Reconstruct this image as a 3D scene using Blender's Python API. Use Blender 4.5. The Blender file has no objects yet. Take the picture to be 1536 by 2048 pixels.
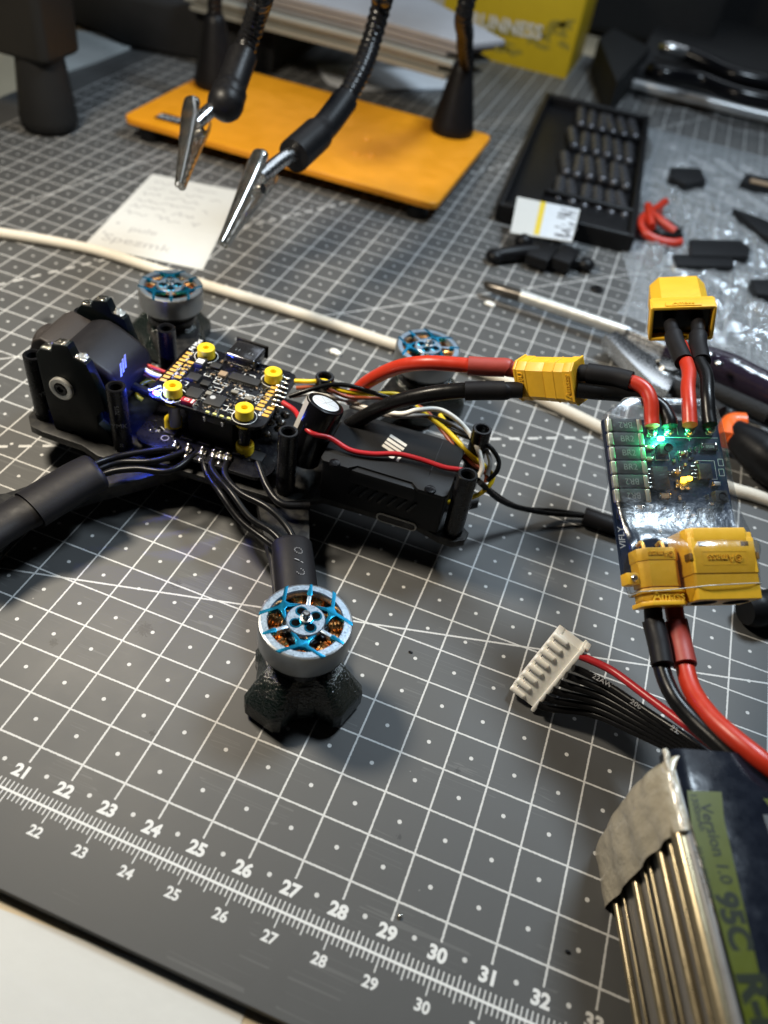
import bpy, bmesh, math, random
from mathutils import Vector as V, Matrix as M
random.seed(11)
rad = math.radians
SC = bpy.context.scene
SC.unit_settings.system = 'METRIC'
SC.unit_settings.scale_length = 0.01          # one unit is one centimetre
COL = SC.collection

# ---------------------------------------------------------------- camera
FPX = 1623.07
CX = V((0.931308, 0.342015, 0.125261))
CY = V((0.326818, -0.632852, -0.701918))
CZ = V((-0.160795, 0.694640, -0.701157))
CO = V((0.803739, -6.228555, 16.256059))
cam = bpy.data.cameras.new('camera')
camo = bpy.data.objects.new('camera', cam)
COL.objects.link(camo)
camo.matrix_world = M(((CX.x, -CY.x, -CZ.x, CO.x), (CX.y, -CY.y, -CZ.y, CO.y), (CX.z, -CY.z, -CZ.z, CO.z), (0, 0, 0, 1)))
cam.sensor_fit = 'VERTICAL'
cam.sensor_height = 36
cam.lens = 36 * FPX / 2048
cam.clip_start = 0.5
cam.clip_end = 600
cam.dof.use_dof = True
cam.dof.focus_distance = 19.0
cam.dof.aperture_fstop = 0.125
SC.camera = camo

# ---------------------------------------------------------------- world, lamps, exposure
w = bpy.data.worlds.new('World')
SC.world = w
w.use_nodes = True
w.node_tree.nodes['Background'].inputs[0].default_value = (0.62, 0.72, 0.85, 1)
w.node_tree.nodes['Background'].inputs[1].default_value = 0.011


def area(name, loc, target, size, power, col, sy=None):
    l = bpy.data.lights.new(name, 'AREA')
    l.shape = 'RECTANGLE' if sy else 'DISK'
    l.size = size
    if sy:
        l.size_y = sy
    l.energy = power
    l.color = col
    o = bpy.data.objects.new(name, l)
    COL.objects.link(o)
    o.location = loc
    o.rotation_euler = (V(target) - V(loc)).to_track_quat('-Z', 'Y').to_euler()
    return o


area('warm_desk_lamp', (-19.5, 8.5, 24), (-9, 12, 0), 5.5, 12300, (1.0, 0.89, 0.715))
area('cool_ceiling_lamp', (9, 31, 44), (-3, 14, 0), 12, 25000, (0.74, 0.88, 1.0))
area('added_sheen_light', (-8, 92, 70), (-4, 18, 0), 76, 12500, (0.82, 0.91, 1.0), 26)  # unseen soft source, added for sheen and brightness on the far mat
SC.view_settings.view_transform = 'Standard'
SC.view_settings.look = 'None'
SC.view_settings.exposure = 0
SC.view_settings.gamma = 1
SC.cycles.use_denoising = True
SC.cycles.transparent_max_bounces = 24
SC.cycles.max_bounces = 10
SC.cycles.sample_clamp_indirect = 6


# ---------------------------------------------------------------- helpers
def ray(px, py):
    return CX * ((px - 768) / FPX) + CY * ((py - 1024) / FPX) + CZ


def at(px, py, z=0.0):
    d = ray(px, py)
    return CO + d * ((z - CO.z) / d.z)


def atd(px, py, D):
    return CO + ray(px, py) * D


def axes(o, ex, ey, ez=None):
    ex = V(ex).normalized()
    ey = V(ey)
    ey = (ey - ex * ex.dot(ey)).normalized()
    ez = ex.cross(ey) if ez is None else V(ez)
    o = V(o)
    return M(((ex.x, ey.x, ez.x, o.x), (ex.y, ey.y, ez.y, o.y), (ex.z, ey.z, ez.z, o.z), (0, 0, 0, 1)))


def T(x, y, z):
    return M.Translation((x, y, z))


def RZ(a):
    return M.Rotation(rad(a), 4, 'Z')


def RX(a):
    return M.Rotation(rad(a), 4, 'X')


def RY(a):
    return M.Rotation(rad(a), 4, 'Y')


def spline(pts, n=8):
    pts = [V(p) for p in pts]
    if len(pts) < 3:
        return [pts[0].lerp(pts[-1], i / n) for i in range(n + 1)]
    out = []
    for i in range(len(pts) - 1):
        p1, p2 = pts[i], pts[i + 1]
        p0 = pts[i - 1] if i else p1 * 2 - p2
        p3 = pts[i + 2] if i + 2 < len(pts) else p2 * 2 - p1
        for k in range(n):
            t = k / n
            out.append(0.5 * ((2 * p1) + (p2 - p0) * t + (2 * p0 - 5 * p1 + 4 * p2 - p3) * t * t + (3 * p1 - p0 - 3 * p2 + p3) * t ** 3))
    out.append(pts[-1])
    return out


_txt = {}


def text_data(body, size=1.0, bold=0.0, extr=0.0):
    key = (body, round(size, 4), bold, extr)
    if key not in _txt:
        c = bpy.data.curves.new('t', 'FONT')
        c.body = body
        c.size = size
        c.align_x = 'CENTER'
        c.align_y = 'CENTER'
        c.offset = bold * size
        c.extrude = extr
        c.resolution_u = 3
        o = bpy.data.objects.new('t', c)
        me = bpy.data.meshes.new_from_object(o)
        bpy.data.objects.remove(o)
        _txt[key] = ([v.co.copy() for v in me.vertices], [list(p.vertices) for p in me.polygons])
        bpy.data.meshes.remove(me)
    return _txt[key]


class B:
    """collects shapes and links them as one mesh object"""

    def __init__(s):
        s.bm = bmesh.new()

    def _in(s, t, mx, mi):
        if mx is not None:
            bmesh.ops.transform(t, matrix=mx, verts=t.verts)
        for f in t.faces:
            f.material_index = mi
        me = bpy.data.meshes.new('tmp')
        t.to_mesh(me)
        t.free()
        s.bm.from_mesh(me)
        bpy.data.meshes.remove(me)
        return s

    def box(s, c, d, mx=None, bev=0.0, seg=2, mi=0):
        t = bmesh.new()
        bmesh.ops.create_cube(t, size=1)
        for v in t.verts:
            v.co = V((v.co.x * d[0] + c[0], v.co.y * d[1] + c[1], v.co.z * d[2] + c[2]))
        if bev:
            bmesh.ops.bevel(t, geom=t.edges[:], offset=min(bev, 0.49 * min(d)), segments=seg, profile=0.6, affect='EDGES')
        return s._in(t, mx, mi)

    def prism(s, pts, z0, z1, mx=None, bev=0.0, seg=2, mi=0):
        t = bmesh.new()
        vs = [t.verts.new((p[0], p[1], z0)) for p in pts]
        f = t.faces.new(vs)
        r = bmesh.ops.extrude_face_region(t, geom=[f])
        for v in [g for g in r['geom'] if isinstance(g, bmesh.types.BMVert)]:
            v.co.z = z1
        bmesh.ops.recalc_face_normals(t, faces=t.faces)
        if bev:
            es = [e for e in t.edges if abs(e.verts[0].co.z - e.verts[1].co.z) < 1e-6]
            bmesh.ops.bevel(t, geom=es, offset=bev, segments=seg, profile=0.6, affect='EDGES', clamp_overlap=True)
        return s._in(t, mx, mi)

    def lathe(s, prof, n=24, mx=None, mi=0):
        t = bmesh.new()
        rings = []
        for r, z in prof:
            if r < 1e-6:
                rings.append([t.verts.new((0, 0, z))])
            else:
                rings.append([t.verts.new((r * math.cos(2 * math.pi * i / n), r * math.sin(2 * math.pi * i / n), z)) for i in range(n)])
        for a, b in zip(rings, rings[1:]):
            for i in range(n):
                j = (i + 1) % n
                if len(a) == 1 and len(b) == 1:
                    continue
                if len(a) == 1:
                    t.faces.new((a[0], b[j], b[i]))
                elif len(b) == 1:
                    t.faces.new((a[i], a[j], b[0]))
                else:
                    t.faces.new((a[i], a[j], b[j], b[i]))
        bmesh.ops.recalc_face_normals(t, faces=t.faces)
        return s._in(t, mx, mi)

    def tube(s, pts, r, n=10, mx=None, mi=0, sub=8, cap=True, raw=False, flat=1.0, up=None):
        P = [V(p) for p in pts] if raw else spline(pts, sub)
        t = bmesh.new()
        rings = []
        nrm = V(up) if up is not None else None
        m = len(P)
        for i, p in enumerate(P):
            d = (P[min(i + 1, m - 1)] - P[max(i - 1, 0)])
            if d.length < 1e-9:
                d = V((0, 0, 1))
            d.normalize()
            if nrm is None:
                nrm = d.orthogonal()
            nrm = (nrm - d * d.dot(nrm))
            nrm = nrm.normalized() if nrm.length > 1e-9 else d.orthogonal().normalized()
            bi = d.cross(nrm)
            rr = r(i / (m - 1)) if callable(r) else r
            rings.append([t.verts.new(p + (nrm * math.cos(2 * math.pi * k / n) * flat + bi * math.sin(2 * math.pi * k / n)) * rr) for k in range(n)])
        for a, b in zip(rings, rings[1:]):
            for k in range(n):
                j = (k + 1) % n
                t.faces.new((a[k], a[j], b[j], b[k]))
        if cap:
            t.faces.new(rings[0][::-1])
            t.faces.new(rings[-1])
        bmesh.ops.recalc_face_normals(t, faces=t.faces)
        return s._in(t, mx, mi)

    def ball(s, c, r, mx=None, sq=(1, 1, 1), u=12, v=8, mi=0):
        t = bmesh.new()
        bmesh.ops.create_uvsphere(t, u_segments=u, v_segments=v, radius=r)
        for x in t.verts:
            x.co = V((x.co.x * sq[0] + c[0], x.co.y * sq[1] + c[1], x.co.z * sq[2] + c[2]))
        return s._in(t, mx, mi)

    def text(s, body, size, mx=None, bold=0.0, extr=0.0, mi=0, sx=1.0):
        vs, fs = text_data(body, size, bold, extr)
        t = bmesh.new()
        bv = [t.verts.new((v.x * sx, v.y, v.z)) for v in vs]
        for f in fs:
            try:
                t.faces.new([bv[i] for i in f])
            except ValueError:
                pass
        return s._in(t, mx, mi)

    def quad(s, a, b, c, d, mi=0):
        f = s.bm.faces.new([s.bm.verts.new(V(p)) for p in (a, b, c, d)])
        f.material_index = mi
        return s

    def obj(s, name, mats, parent=None, ang=38, tf=None):
        me = bpy.data.meshes.new(name)
        if tf is not None:
            bmesh.ops.transform(s.bm, matrix=tf, verts=s.bm.verts)
        s.bm.to_mesh(me)
        s.bm.free()
        for m in (mats if isinstance(mats, (list, tuple)) else [mats]):
            me.materials.append(m)
        for p in me.polygons:
            p.use_smooth = True
        me.set_sharp_from_angle(angle=rad(ang))
        return link(name, me, parent)


def link(name, me, parent=None, mx=None):
    o = bpy.data.objects.new(name, me)
    COL.objects.link(o)
    if parent is not None:
        o.parent = parent
    if mx is not None:
        o.matrix_local = mx
    return o


def thing(name, label, cat, mx=None, group=None):
    o = bpy.data.objects.new(name, None)
    o.empty_display_size = 0.5
    COL.objects.link(o)
    if mx is not None:
        o.matrix_world = mx
    return tag(o, label, cat, group)


def tag(o, label, cat, group=None):
    o['label'] = label
    o['category'] = cat
    if group:
        o['group'] = group
    return o


# ---------------------------------------------------------------- materials
def mat(name, c, r=0.5, m=0.0, sp=0.5, bump=None, var=None, coat=0.0, rvar=0.0, emit=None, trans=0.0, alpha=1.0, ior=1.45, sss=0.0):
    k = bpy.data.materials.new(name)
    k.use_nodes = True
    nt = k.node_tree
    p = nt.nodes['Principled BSDF']
    N, L = nt.nodes.new, nt.links.new
    p.inputs['Base Color'].default_value = (*c, 1)
    p.inputs['Roughness'].default_value = r
    p.inputs['Metallic'].default_value = m
    p.inputs['Specular IOR Level'].default_value = sp
    p.inputs['Coat Weight'].default_value = coat
    p.inputs['Coat Roughness'].default_value = 0.12
    p.inputs['Transmission Weight'].default_value = trans
    p.inputs['Alpha'].default_value = alpha
    p.inputs['IOR'].default_value = ior
    if sss:
        p.inputs['Subsurface Weight'].default_value = sss
        p.inputs['Subsurface Radius'].default_value = (0.12, 0.1, 0.08)
    if emit:
        p.inputs['Emission Color'].default_value = (*emit[0], 1)
        p.inputs['Emission Strength'].default_value = emit[1]
    tc = N('ShaderNodeTexCoord')
    if var or rvar:
        n = N('ShaderNodeTexNoise')
        n.inputs['Scale'].default_value = var[0] if var else 3.0
        n.inputs['Detail'].default_value = 6
        n.inputs['Roughness'].default_value = 0.65
        L(tc.outputs['Object'], n.inputs['Vector'])
        if var:
            mx = N('ShaderNodeMix')
            mx.data_type = 'RGBA'
            L(n.outputs['Fac'], mx.inputs['Factor'])
            a = var[1]
            mx.inputs['A'].default_value = (*[min(1, x * (1 - a)) for x in c], 1)
            mx.inputs['B'].default_value = (*[min(1, x * (1 + a)) for x in c], 1)
            L(mx.outputs['Result'], p.inputs['Base Color'])
        if rvar:
            mr = N('ShaderNodeMapRange')
            mr.inputs['From Min'].default_value = 0.3
            mr.inputs['From Max'].default_value = 0.7
            mr.inputs['To Min'].default_value = max(0.02, r - rvar)
            mr.inputs['To Max'].default_value = min(1, r + rvar)
            L(n.outputs['Fac'], mr.inputs['Value'])
            L(mr.outputs['Result'], p.inputs['Roughness'])
    if bump:
        n2 = N('ShaderNodeTexNoise')
        n2.inputs['Scale'].default_value = bump[0]
        n2.inputs['Detail'].default_value = 4
        L(tc.outputs['Object'], n2.inputs['Vector'])
        b = N('ShaderNodeBump')
        b.inputs['Strength'].default_value = bump[1]
        b.inputs['Distance'].default_value = bump[2] if len(bump) > 2 else 0.02
        L(n2.outputs['Fac'], b.inputs['Height'])
        L(b.outputs['Normal'], p.inputs['Normal'])
    return k


def math_node(nt, op, a, b=None, c=None):
    n = nt.nodes.new('ShaderNodeMath')
    n.operation = op
    for i, x in enumerate((a, b, c)):
        if x is None:
            continue
        if isinstance(x, (int, float)):
            n.inputs[i].default_value = x
        else:
            nt.links.new(x, n.inputs[i])
    return n.outputs[0]


black_plastic = mat('black plastic', (0.006, 0.006, 0.007), 0.42, sp=0.22, bump=(60, 0.25, 0.004), rvar=0.08, var=(8, 0.3))
matte_black = mat('matte black shell', (0.009, 0.0095, 0.011), 0.5, sp=0.25, bump=(130, 0.5, 0.003), rvar=0.05, var=(20, 0.2))
camera_black = mat('camera housing', (0.010, 0.0095, 0.011), 0.42, sp=0.22, bump=(70, 0.25, 0.004), rvar=0.06)
leather_black = mat('grained cover', (0.022, 0.018, 0.017), 0.5, sp=0.4, bump=(38, 0.8, 0.012))
gloss_black = mat('glossy black', (0.004, 0.004, 0.005), 0.2, rvar=0.06, sp=0.35)
anod_black = mat('black anodised', (0.005, 0.005, 0.006), 0.27, sp=0.45, rvar=0.06, bump=(90, 0.1, 0.003))
tpu_green = mat('dark green printed guard', (0.003, 0.008, 0.0068), 0.16, sp=1.0, bump=(15, 1.0, 0.045), rvar=0.03)
plate_green = mat('dark green mount', (0.003, 0.0055, 0.006), 0.38, sp=0.2, bump=(30, 0.35, 0.01), rvar=0.1)
pcb_black = mat('black solder mask', (0.004, 0.004, 0.006), 0.28, sp=0.35, bump=(25, 0.12, 0.006), rvar=0.08)
pcb_blue = mat('dark blue solder mask', (0.005, 0.014, 0.042), 0.35, bump=(14, 0.15, 0.01), var=(9, 0.5))
gold = mat('gold pad', (0.80, 0.47, 0.10), 0.35, m=0.3, rvar=0.1, bump=(40, 0.2, 0.004))
solder = mat('solder', (0.72, 0.70, 0.64), 0.2, m=1.0, bump=(14, 0.6, 0.04), rvar=0.08)
steel = mat('steel', (0.62, 0.62, 0.62), 0.25, m=1.0, rvar=0.08, var=(12, 0.12))
washer_steel = mat('washer', (0.75, 0.74, 0.7), 0.42, m=0.7, rvar=0.1)
chrome = mat('nickel plated', (0.72, 0.71, 0.68), 0.2, m=1.0, rvar=0.05, bump=(9, 0.12, 0.03))
bell_grey = mat('gunmetal bell side', (0.26, 0.27, 0.28), 0.34, m=0.8, rvar=0.06, var=(14, 0.15))
bell_silver = mat('machined bell top', (0.36, 0.45, 0.55), 0.34, m=0.85, rvar=0.1, var=(26, 0.22), bump=(60, 0.15, 0.004))
bell_blue = mat('blue anodised', (0.010, 0.22, 0.40), 0.25, m=0.85, rvar=0.06)
copper = mat('copper winding', (0.85, 0.38, 0.13), 0.3, m=0.9, rvar=0.1, var=(20, 0.3))
silk = mat('white print', (0.72, 0.74, 0.76), 0.6, var=(30, 0.12))
silk_dim = mat('grey print', (0.36, 0.37, 0.39), 0.6, var=(30, 0.2))
hole_black = mat('deep hole', (0.002, 0.002, 0.002), 0.9, sp=0.05)
chip_black = mat('chip', (0.016, 0.016, 0.017), 0.5, bump=(80, 0.2, 0.003))
chip_grey = mat('grey chip', (0.2, 0.19, 0.17), 0.4, var=(20, 0.2))
comp_tan = mat('ceramic capacitor', (0.28, 0.2, 0.13), 0.4, var=(20, 0.25))
comp_red = mat('red component', (0.32, 0.012, 0.02), 0.3, var=(12, 0.2))
grommet_y = mat('yellow silicone', (0.86, 0.63, 0.02), 0.42, var=(8, 0.08), sss=0.15, bump=(20, 0.08, 0.01))
led_chip = mat('pale led', (0.85, 0.8, 0.25), 0.3, var=(40, 0.3))
xt_yellow = mat('yellow nylon', (0.74, 0.42, 0.025), 0.42, bump=(55, 0.3, 0.005), var=(6, 0.12), rvar=0.08, sss=0.06)
wire_red = mat('red silicone', (0.44, 0.028, 0.011), 0.36, var=(5, 0.12), bump=(12, 0.06, 0.02), rvar=0.06)
wire_red2 = mat('red pvc', (0.40, 0.016, 0.022), 0.34, var=(6, 0.12), bump=(12, 0.06, 0.02))
wire_black = mat('black silicone', (0.006, 0.006, 0.0065), 0.3, sp=0.22, rvar=0.07, bump=(10, 0.1, 0.02))
wire_yellow = mat('yellow pvc', (0.8, 0.55, 0.01), 0.35, var=(6, 0.1))
wire_white = mat('white pvc', (0.78, 0.75, 0.68), 0.35, var=(6, 0.08))
wire_brown = mat('brown pvc', (0.33, 0.075, 0.03), 0.36, var=(6, 0.15))
wire_grey = mat('grey pvc', (0.2, 0.19, 0.18), 0.4, var=(6, 0.15))
shrink_black = mat('black heat shrink', (0.010, 0.0095, 0.011), 0.5, sp=0.2, bump=(22, 0.2, 0.01), rvar=0.08)
shrink_red = mat('red heat shrink', (0.30, 0.04, 0.03), 0.5, bump=(22, 0.2, 0.01), var=(8, 0.15))
white_nylon = mat('white nylon', (0.90, 0.885, 0.83), 0.4, var=(7, 0.05), sss=0.25, bump=(30, 0.08, 0.01))
orange_paint = mat('orange powder coat', (0.68, 0.265, 0.009), 0.4, var=(0.9, 0.16), rvar=0.12, bump=(30, 0.2, 0.008))
paper = mat('white paper', (0.54, 0.535, 0.51), 0.75, var=(2.5, 0.04), bump=(3, 0.15, 0.05))
ink = mat('faint ink', (0.36, 0.35, 0.35), 0.8, var=(5, 0.25))
silver_case = mat('silver case', (0.55, 0.55, 0.55), 0.35, m=0.7, var=(3, 0.1))
box_yellow = mat('yellow card', (0.50, 0.34, 0.007), 0.5, var=(1.2, 0.1))
box_print = mat('dark print on yellow', (0.26, 0.20, 0.02), 0.55, var=(2, 0.3))
box_letter = mat('pale lettering', (0.55, 0.53, 0.48), 0.5)
ink_black = mat('black ink', (0.02, 0.02, 0.02), 0.6)
grip_orange = mat('orange grip', (0.8, 0.13, 0.02), 0.32, var=(5, 0.12))
dark_cloth = mat('dark cloth', (0.012, 0.012, 0.013), 0.85, bump=(9, 0.5, 0.08), var=(2, 0.4))
label_green = mat('lime label', (0.06, 0.074, 0.002), 0.34, sp=0.25, var=(5, 0.15), coat=0.08, rvar=0.05)
label_black = mat('navy black label', (0.006, 0.008, 0.014), 0.16, sp=0.28, var=(4, 0.4), rvar=0.04, bump=(1.6, 0.2, 0.06))
tape_beige = mat('fibre tape', (0.38, 0.345, 0.265), 0.3, var=(4, 0.18), bump=(2.6, 0.55, 0.16), coat=0.6)
pouch = mat('pouch cell foil', (0.30, 0.25, 0.16), 0.3, m=0.8, var=(3, 0.12), rvar=0.05)
pouch_gap = mat('cell face film', (0.15, 0.145, 0.14), 0.35, var=(3, 0.2), rvar=0.06)
led_blue = mat('blue led lit', (0.2, 0.3, 1.0), 0.3, emit=((0.12, 0.3, 1.0), 30))
led_red = mat('red led lit', (1, 0.1, 0.2), 0.3, emit=((1.0, 0.05, 0.2), 8))
led_green = mat('green led lit', (0.3, 1, 0.6), 0.3, emit=((0.10, 1.0, 0.38), 45))
led_amber = mat('amber led lit', (1, 0.6, 0.1), 0.3, emit=((1.0, 0.50, 0.02), 12))


def carbon_mat():
    k = mat('carbon fibre', (0.02, 0.02, 0.021), 0.4, sp=0.35)
    nt = k.node_tree
    p = nt.nodes['Principled BSDF']
    tc = nt.nodes.new('ShaderNodeTexCoord')
    mp = nt.nodes.new('ShaderNodeMapping')
    mp.inputs['Rotation'].default_value = (0, 0, rad(8))
    nt.links.new(tc.outputs['Object'], mp.inputs['Vector'])
    ch = nt.nodes.new('ShaderNodeTexChecker')
    ch.inputs['Scale'].default_value = 4.6
    ch.inputs['Color1'].default_value = (0.008, 0.008, 0.009, 1)
    ch.inputs['Color2'].default_value = (0.028, 0.027, 0.025, 1)
    nt.links.new(mp.outputs[0], ch.inputs['Vector'])
    nz = nt.nodes.new('ShaderNodeTexNoise')
    nz.inputs['Scale'].default_value = 7
    nt.links.new(tc.outputs['Object'], nz.inputs['Vector'])
    mx = nt.nodes.new('ShaderNodeMix')
    mx.data_type = 'RGBA'
    nt.links.new(nz.outputs['Fac'], mx.inputs['Factor'])
    mx.inputs['A'].default_value = (0.012, 0.012, 0.012, 1)
    nt.links.new(ch.outputs['Color'], mx.inputs['B'])
    nt.links.new(mx.outputs['Result'], p.inputs['Base Color'])
    return k


carbon = carbon_mat()


def film_mat(name, tint, gloss_w, rough, bump, alpha_fac=0.0, fres=0.6):
    """thin clear film: mostly see-through, with a sheen of its own"""
    k = bpy.data.materials.new(name)
    k.use_nodes = True
    nt = k.node_tree
    nt.nodes.clear()
    N, L = nt.nodes.new, nt.links.new
    out = N('ShaderNodeOutputMaterial')
    tr = N('ShaderNodeBsdfTransparent')
    tr.inputs[0].default_value = (*tint, 1)
    gl = N('ShaderNodeBsdfAnisotropic')
    gl.inputs['Roughness'].default_value = rough
    gl.inputs['Color'].default_value = (0.9, 0.93, 0.96, 1)
    fr = N('ShaderNodeLayerWeight')
    fr.inputs['Blend'].default_value = 0.25
    fac = math_node(nt, 'MULTIPLY_ADD', fr.outputs['Fresnel'], fres, gloss_w)
    tc = N('ShaderNodeTexCoord')
    n2 = N('ShaderNodeTexNoise')
    n2.inputs['Scale'].default_value = bump[0]
    n2.inputs['Detail'].default_value = 5
    L(tc.outputs['Object'], n2.inputs['Vector'])
    b = N('ShaderNodeBump')
    b.inputs['Strength'].default_value = bump[1]
    b.inputs['Distance'].default_value = bump[2]
    L(n2.outputs['Fac'], b.inputs['Height'])
    L(b.outputs['Normal'], gl.inputs['Normal'])
    mx = N('ShaderNodeMixShader')
    L(fac, mx.inputs[0])
    L(tr.outputs[0], mx.inputs[1])
    L(gl.outputs[0], mx.inputs[2])
    last = mx
    if alpha_fac:
        df = N('ShaderNodeBsdfDiffuse')
        df.inputs[0].default_value = (0.6, 0.63, 0.66, 1)
        m2 = N('ShaderNodeMixShader')
        m2.inputs[0].default_value = alpha_fac
        L(mx.outputs[0], m2.inputs[1])
        L(df.outputs[0], m2.inputs[2])
        last = m2
    L(last.outputs[0], out.inputs[0])
    return k


film = film_mat('clear heat shrink film', (0.96, 0.97, 0.975), 0.085, 0.26, (4.5, 0.35, 0.05), 0.0, 0.3)
bag_film = film_mat('crinkled clear bag', (0.86, 0.88, 0.9), 0.2, 0.12, (7, 0.8, 0.06), 0.22)
smoky = mat('smoky translucent plastic', (0.03, 0.022, 0.04), 0.08, coat=0.5, trans=0.35, rvar=0.03, bump=(2.5, 0.5, 0.1))


# ---------------------------------------------------------------- desk, paper, cutting mat
desk_m = mat('pale wooden desk', (0.55, 0.46, 0.32), 0.5, var=(0.8, 0.15), bump=(4, 0.1, 0.02))
b = B()
b.box((10, 50, -1.31), (260, 240, 2.0))
o = b.obj('desk', desk_m)
o['kind'] = 'structure'

b = B()
e0, e1 = V((-6.1, -2.905, 0)), V((0.6, -2.36, 0))
dd = (e1 - e0).normalized()
p0, p1 = e0 - dd * 24, e0 + dd * 5.2
nn = V((dd.y, -dd.x, 0)) * 21
b.prism([p0.xy, (p0 + nn).xy, (p1 + nn).xy, p1.xy], -0.305, -0.290)
o = b.obj('paper_sheet', paper)
tag(o, 'blank white sheet of paper lying on the desk along the mat\'s front edge', 'paper')


def mat_surface():
    k = mat('grey self-healing mat', (0.10, 0.10, 0.10), 0.55)
    nt = k.node_tree
    N, L = nt.nodes.new, nt.links.new
    p = nt.nodes['Principled BSDF']
    mn = lambda op, a, b_=None, c=None: math_node(nt, op, a, b_, c)
    tc = N('ShaderNodeTexCoord')
    sp = N('ShaderNodeSeparateXYZ')
    L(tc.outputs['Object'], sp.inputs[0])
    x, y, z = sp.outputs
    wear = N('ShaderNodeTexNoise')
    wear.inputs['Scale'].default_value = 34
    wear.inputs['Detail'].default_value = 3
    L(tc.outputs['Object'], wear.inputs['Vector'])
    wv = mn('MULTIPLY_ADD', mn('SUBTRACT', wear.outputs['Fac'], 0.5), 0.035, 0.0)
    hw = 0.021

    def near(v, half):                       # 1 when |v| < half (+ worn edge)
        return mn('LESS_THAN', mn('ADD', mn('ABSOLUTE', v), wv), half)

    fx = mn('SUBTRACT', x, mn('ROUND', x))
    fy = mn('SUBTRACT', y, mn('ROUND', y))
    xin = mn('GREATER_THAN', x, -28.03)
    yin = mn('GREATER_THAN', y, -0.38)
    y0 = mn('GREATER_THAN', y, -0.04)
    vl = mn('MULTIPLY', near(fx, hw), mn('MULTIPLY', xin, yin))
    hl = mn('MULTIPLY', near(fy, hw), mn('MULTIPLY', xin, y0))
    dx = mn('SUBTRACT', mn('SUBTRACT', x, 0.5), mn('ROUND', mn('SUBTRACT', x, 0.5)))
    dy = mn('SUBTRACT', mn('SUBTRACT', y, 0.5), mn('ROUND', mn('SUBTRACT', y, 0.5)))
    dr = mn('SQRT', mn('ADD', mn('MULTIPLY', dx, dx), mn('MULTIPLY', dy, dy)))
    dot = mn('MULTIPLY', mn('LESS_THAN', dr, 0.047), mn('MULTIPLY', xin, mn('GREATER_THAN', y, -0.6)))
    tot = mn('MAXIMUM', mn('MAXIMUM', vl, hl), dot)
    for a, dash in ((15, False), (45, False), (75, False), (30, True), (60, True)):
        s_, c_ = math.sin(rad(a)), math.cos(rad(a))
        ds = mn('SUBTRACT', mn('MULTIPLY', mn('ADD', x, 28.0), s_), mn('MULTIPLY', mn('ADD', y, 1.0), c_))
        ln = near(ds, 0.024 if not dash else 0.05)
        if dash:
            al = mn('ADD', mn('MULTIPLY', x, c_), mn('MULTIPLY', y, s_))
            fr = mn('FRACT', mn('MULTIPLY', al, 1.55))
            ln = mn('MULTIPLY', ln, mn('LESS_THAN', fr, 0.55))
        tot = mn('MAXIMUM', tot, mn('MULTIPLY', ln, mn('MULTIPLY', xin, y0)))
    top = mn('GREATER_THAN', z, -0.01)
    tot = mn('MULTIPLY', tot, top)
    # worn print, scuffs, dust specks
    w2 = N('ShaderNodeTexNoise')
    w2.inputs['Scale'].default_value = 90
    w2.inputs['Detail'].default_value = 2
    L(tc.outputs['Object'], w2.inputs['Vector'])
    ink_a = N('ShaderNodeMapRange')
    ink_a.inputs['From Min'].default_value = 0.3
    ink_a.inputs['From Max'].default_value = 0.6
    ink_a.inputs['To Min'].default_value = 0.5
    ink_a.inputs['To Max'].default_value = 1.0
    L(w2.outputs['Fac'], ink_a.inputs['Value'])
    fac = mn('MULTIPLY', tot, ink_a.outputs['Result'])
    big = N('ShaderNodeTexNoise')
    big.inputs['Scale'].default_value = 0.35
    big.inputs['Detail'].default_value = 8
    big.inputs['Roughness'].default_value = 0.7
    L(tc.outputs['Object'], big.inputs['Vector'])
    base = N('ShaderNodeMix')
    base.data_type = 'RGBA'
    L(big.outputs['Fac'], base.inputs['Factor'])
    base.inputs['A'].default_value = (0.0545, 0.055, 0.055, 1)
    base.inputs['B'].default_value = (0.078, 0.079, 0.079, 1)
    # stains
    st = N('ShaderNodeTexNoise')
    st.inputs['Scale'].default_value = 22
    st.inputs['Detail'].default_value = 5
    L(tc.outputs['Object'], st.inputs['Vector'])
    smask = None
    for (sx, sy, sr) in ((-6.72, 3.5, 0.28), (-6.75, 5.02, 0.2), (-8.35, 2.3, 0.16), (-3.2, 9.0, 0.12), (1.3, 3.1, 0.1), (-5.1, 1.2, 0.1), (0.6, 1.2, 0.08), (-16.5, 13.2, 0.3), (-1.2, 13.6, 0.22)):
        d = mn('SQRT', mn('ADD', mn('POWER', mn('SUBTRACT', x, sx), 2.0), mn('POWER', mn('SUBTRACT', y, sy), 2.0)))
        q = mn('SUBTRACT', 1.0, mn('DIVIDE', d, sr))
        smask = q if smask is None else mn('MAXIMUM', smask, q)
    smk = mn('GREATER_THAN', mn('ADD', smask, mn('MULTIPLY', mn('SUBTRACT', st.outputs['Fac'], 0.5), 2.6)), 0.42)
    smk = mn('MULTIPLY', smk, mn('GREATER_THAN', smask, -0.3))
    b2 = N('ShaderNodeMix')
    b2.data_type = 'RGBA'
    L(mn('MULTIPLY', smk, 0.7), b2.inputs['Factor'])
    L(base.outputs['Result'], b2.inputs['A'])
    b2.inputs['B'].default_value = (0.022, 0.022, 0.022, 1)
    vo = N('ShaderNodeTexVoronoi')
    vo.inputs['Scale'].default_value = 2.2
    L(tc.outputs['Object'], vo.inputs['Vector'])
    sel = N('ShaderNodeSeparateColor')
    L(vo.outputs['Color'], sel.inputs[0])
    speck = mn('MULTIPLY', mn('LESS_THAN', vo.outputs['Distance'], mn('MULTIPLY', sel.outputs[1], 0.05)), mn('GREATER_THAN', sel.outputs[0], 0.72))
    b3 = N('ShaderNodeMix')
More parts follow.
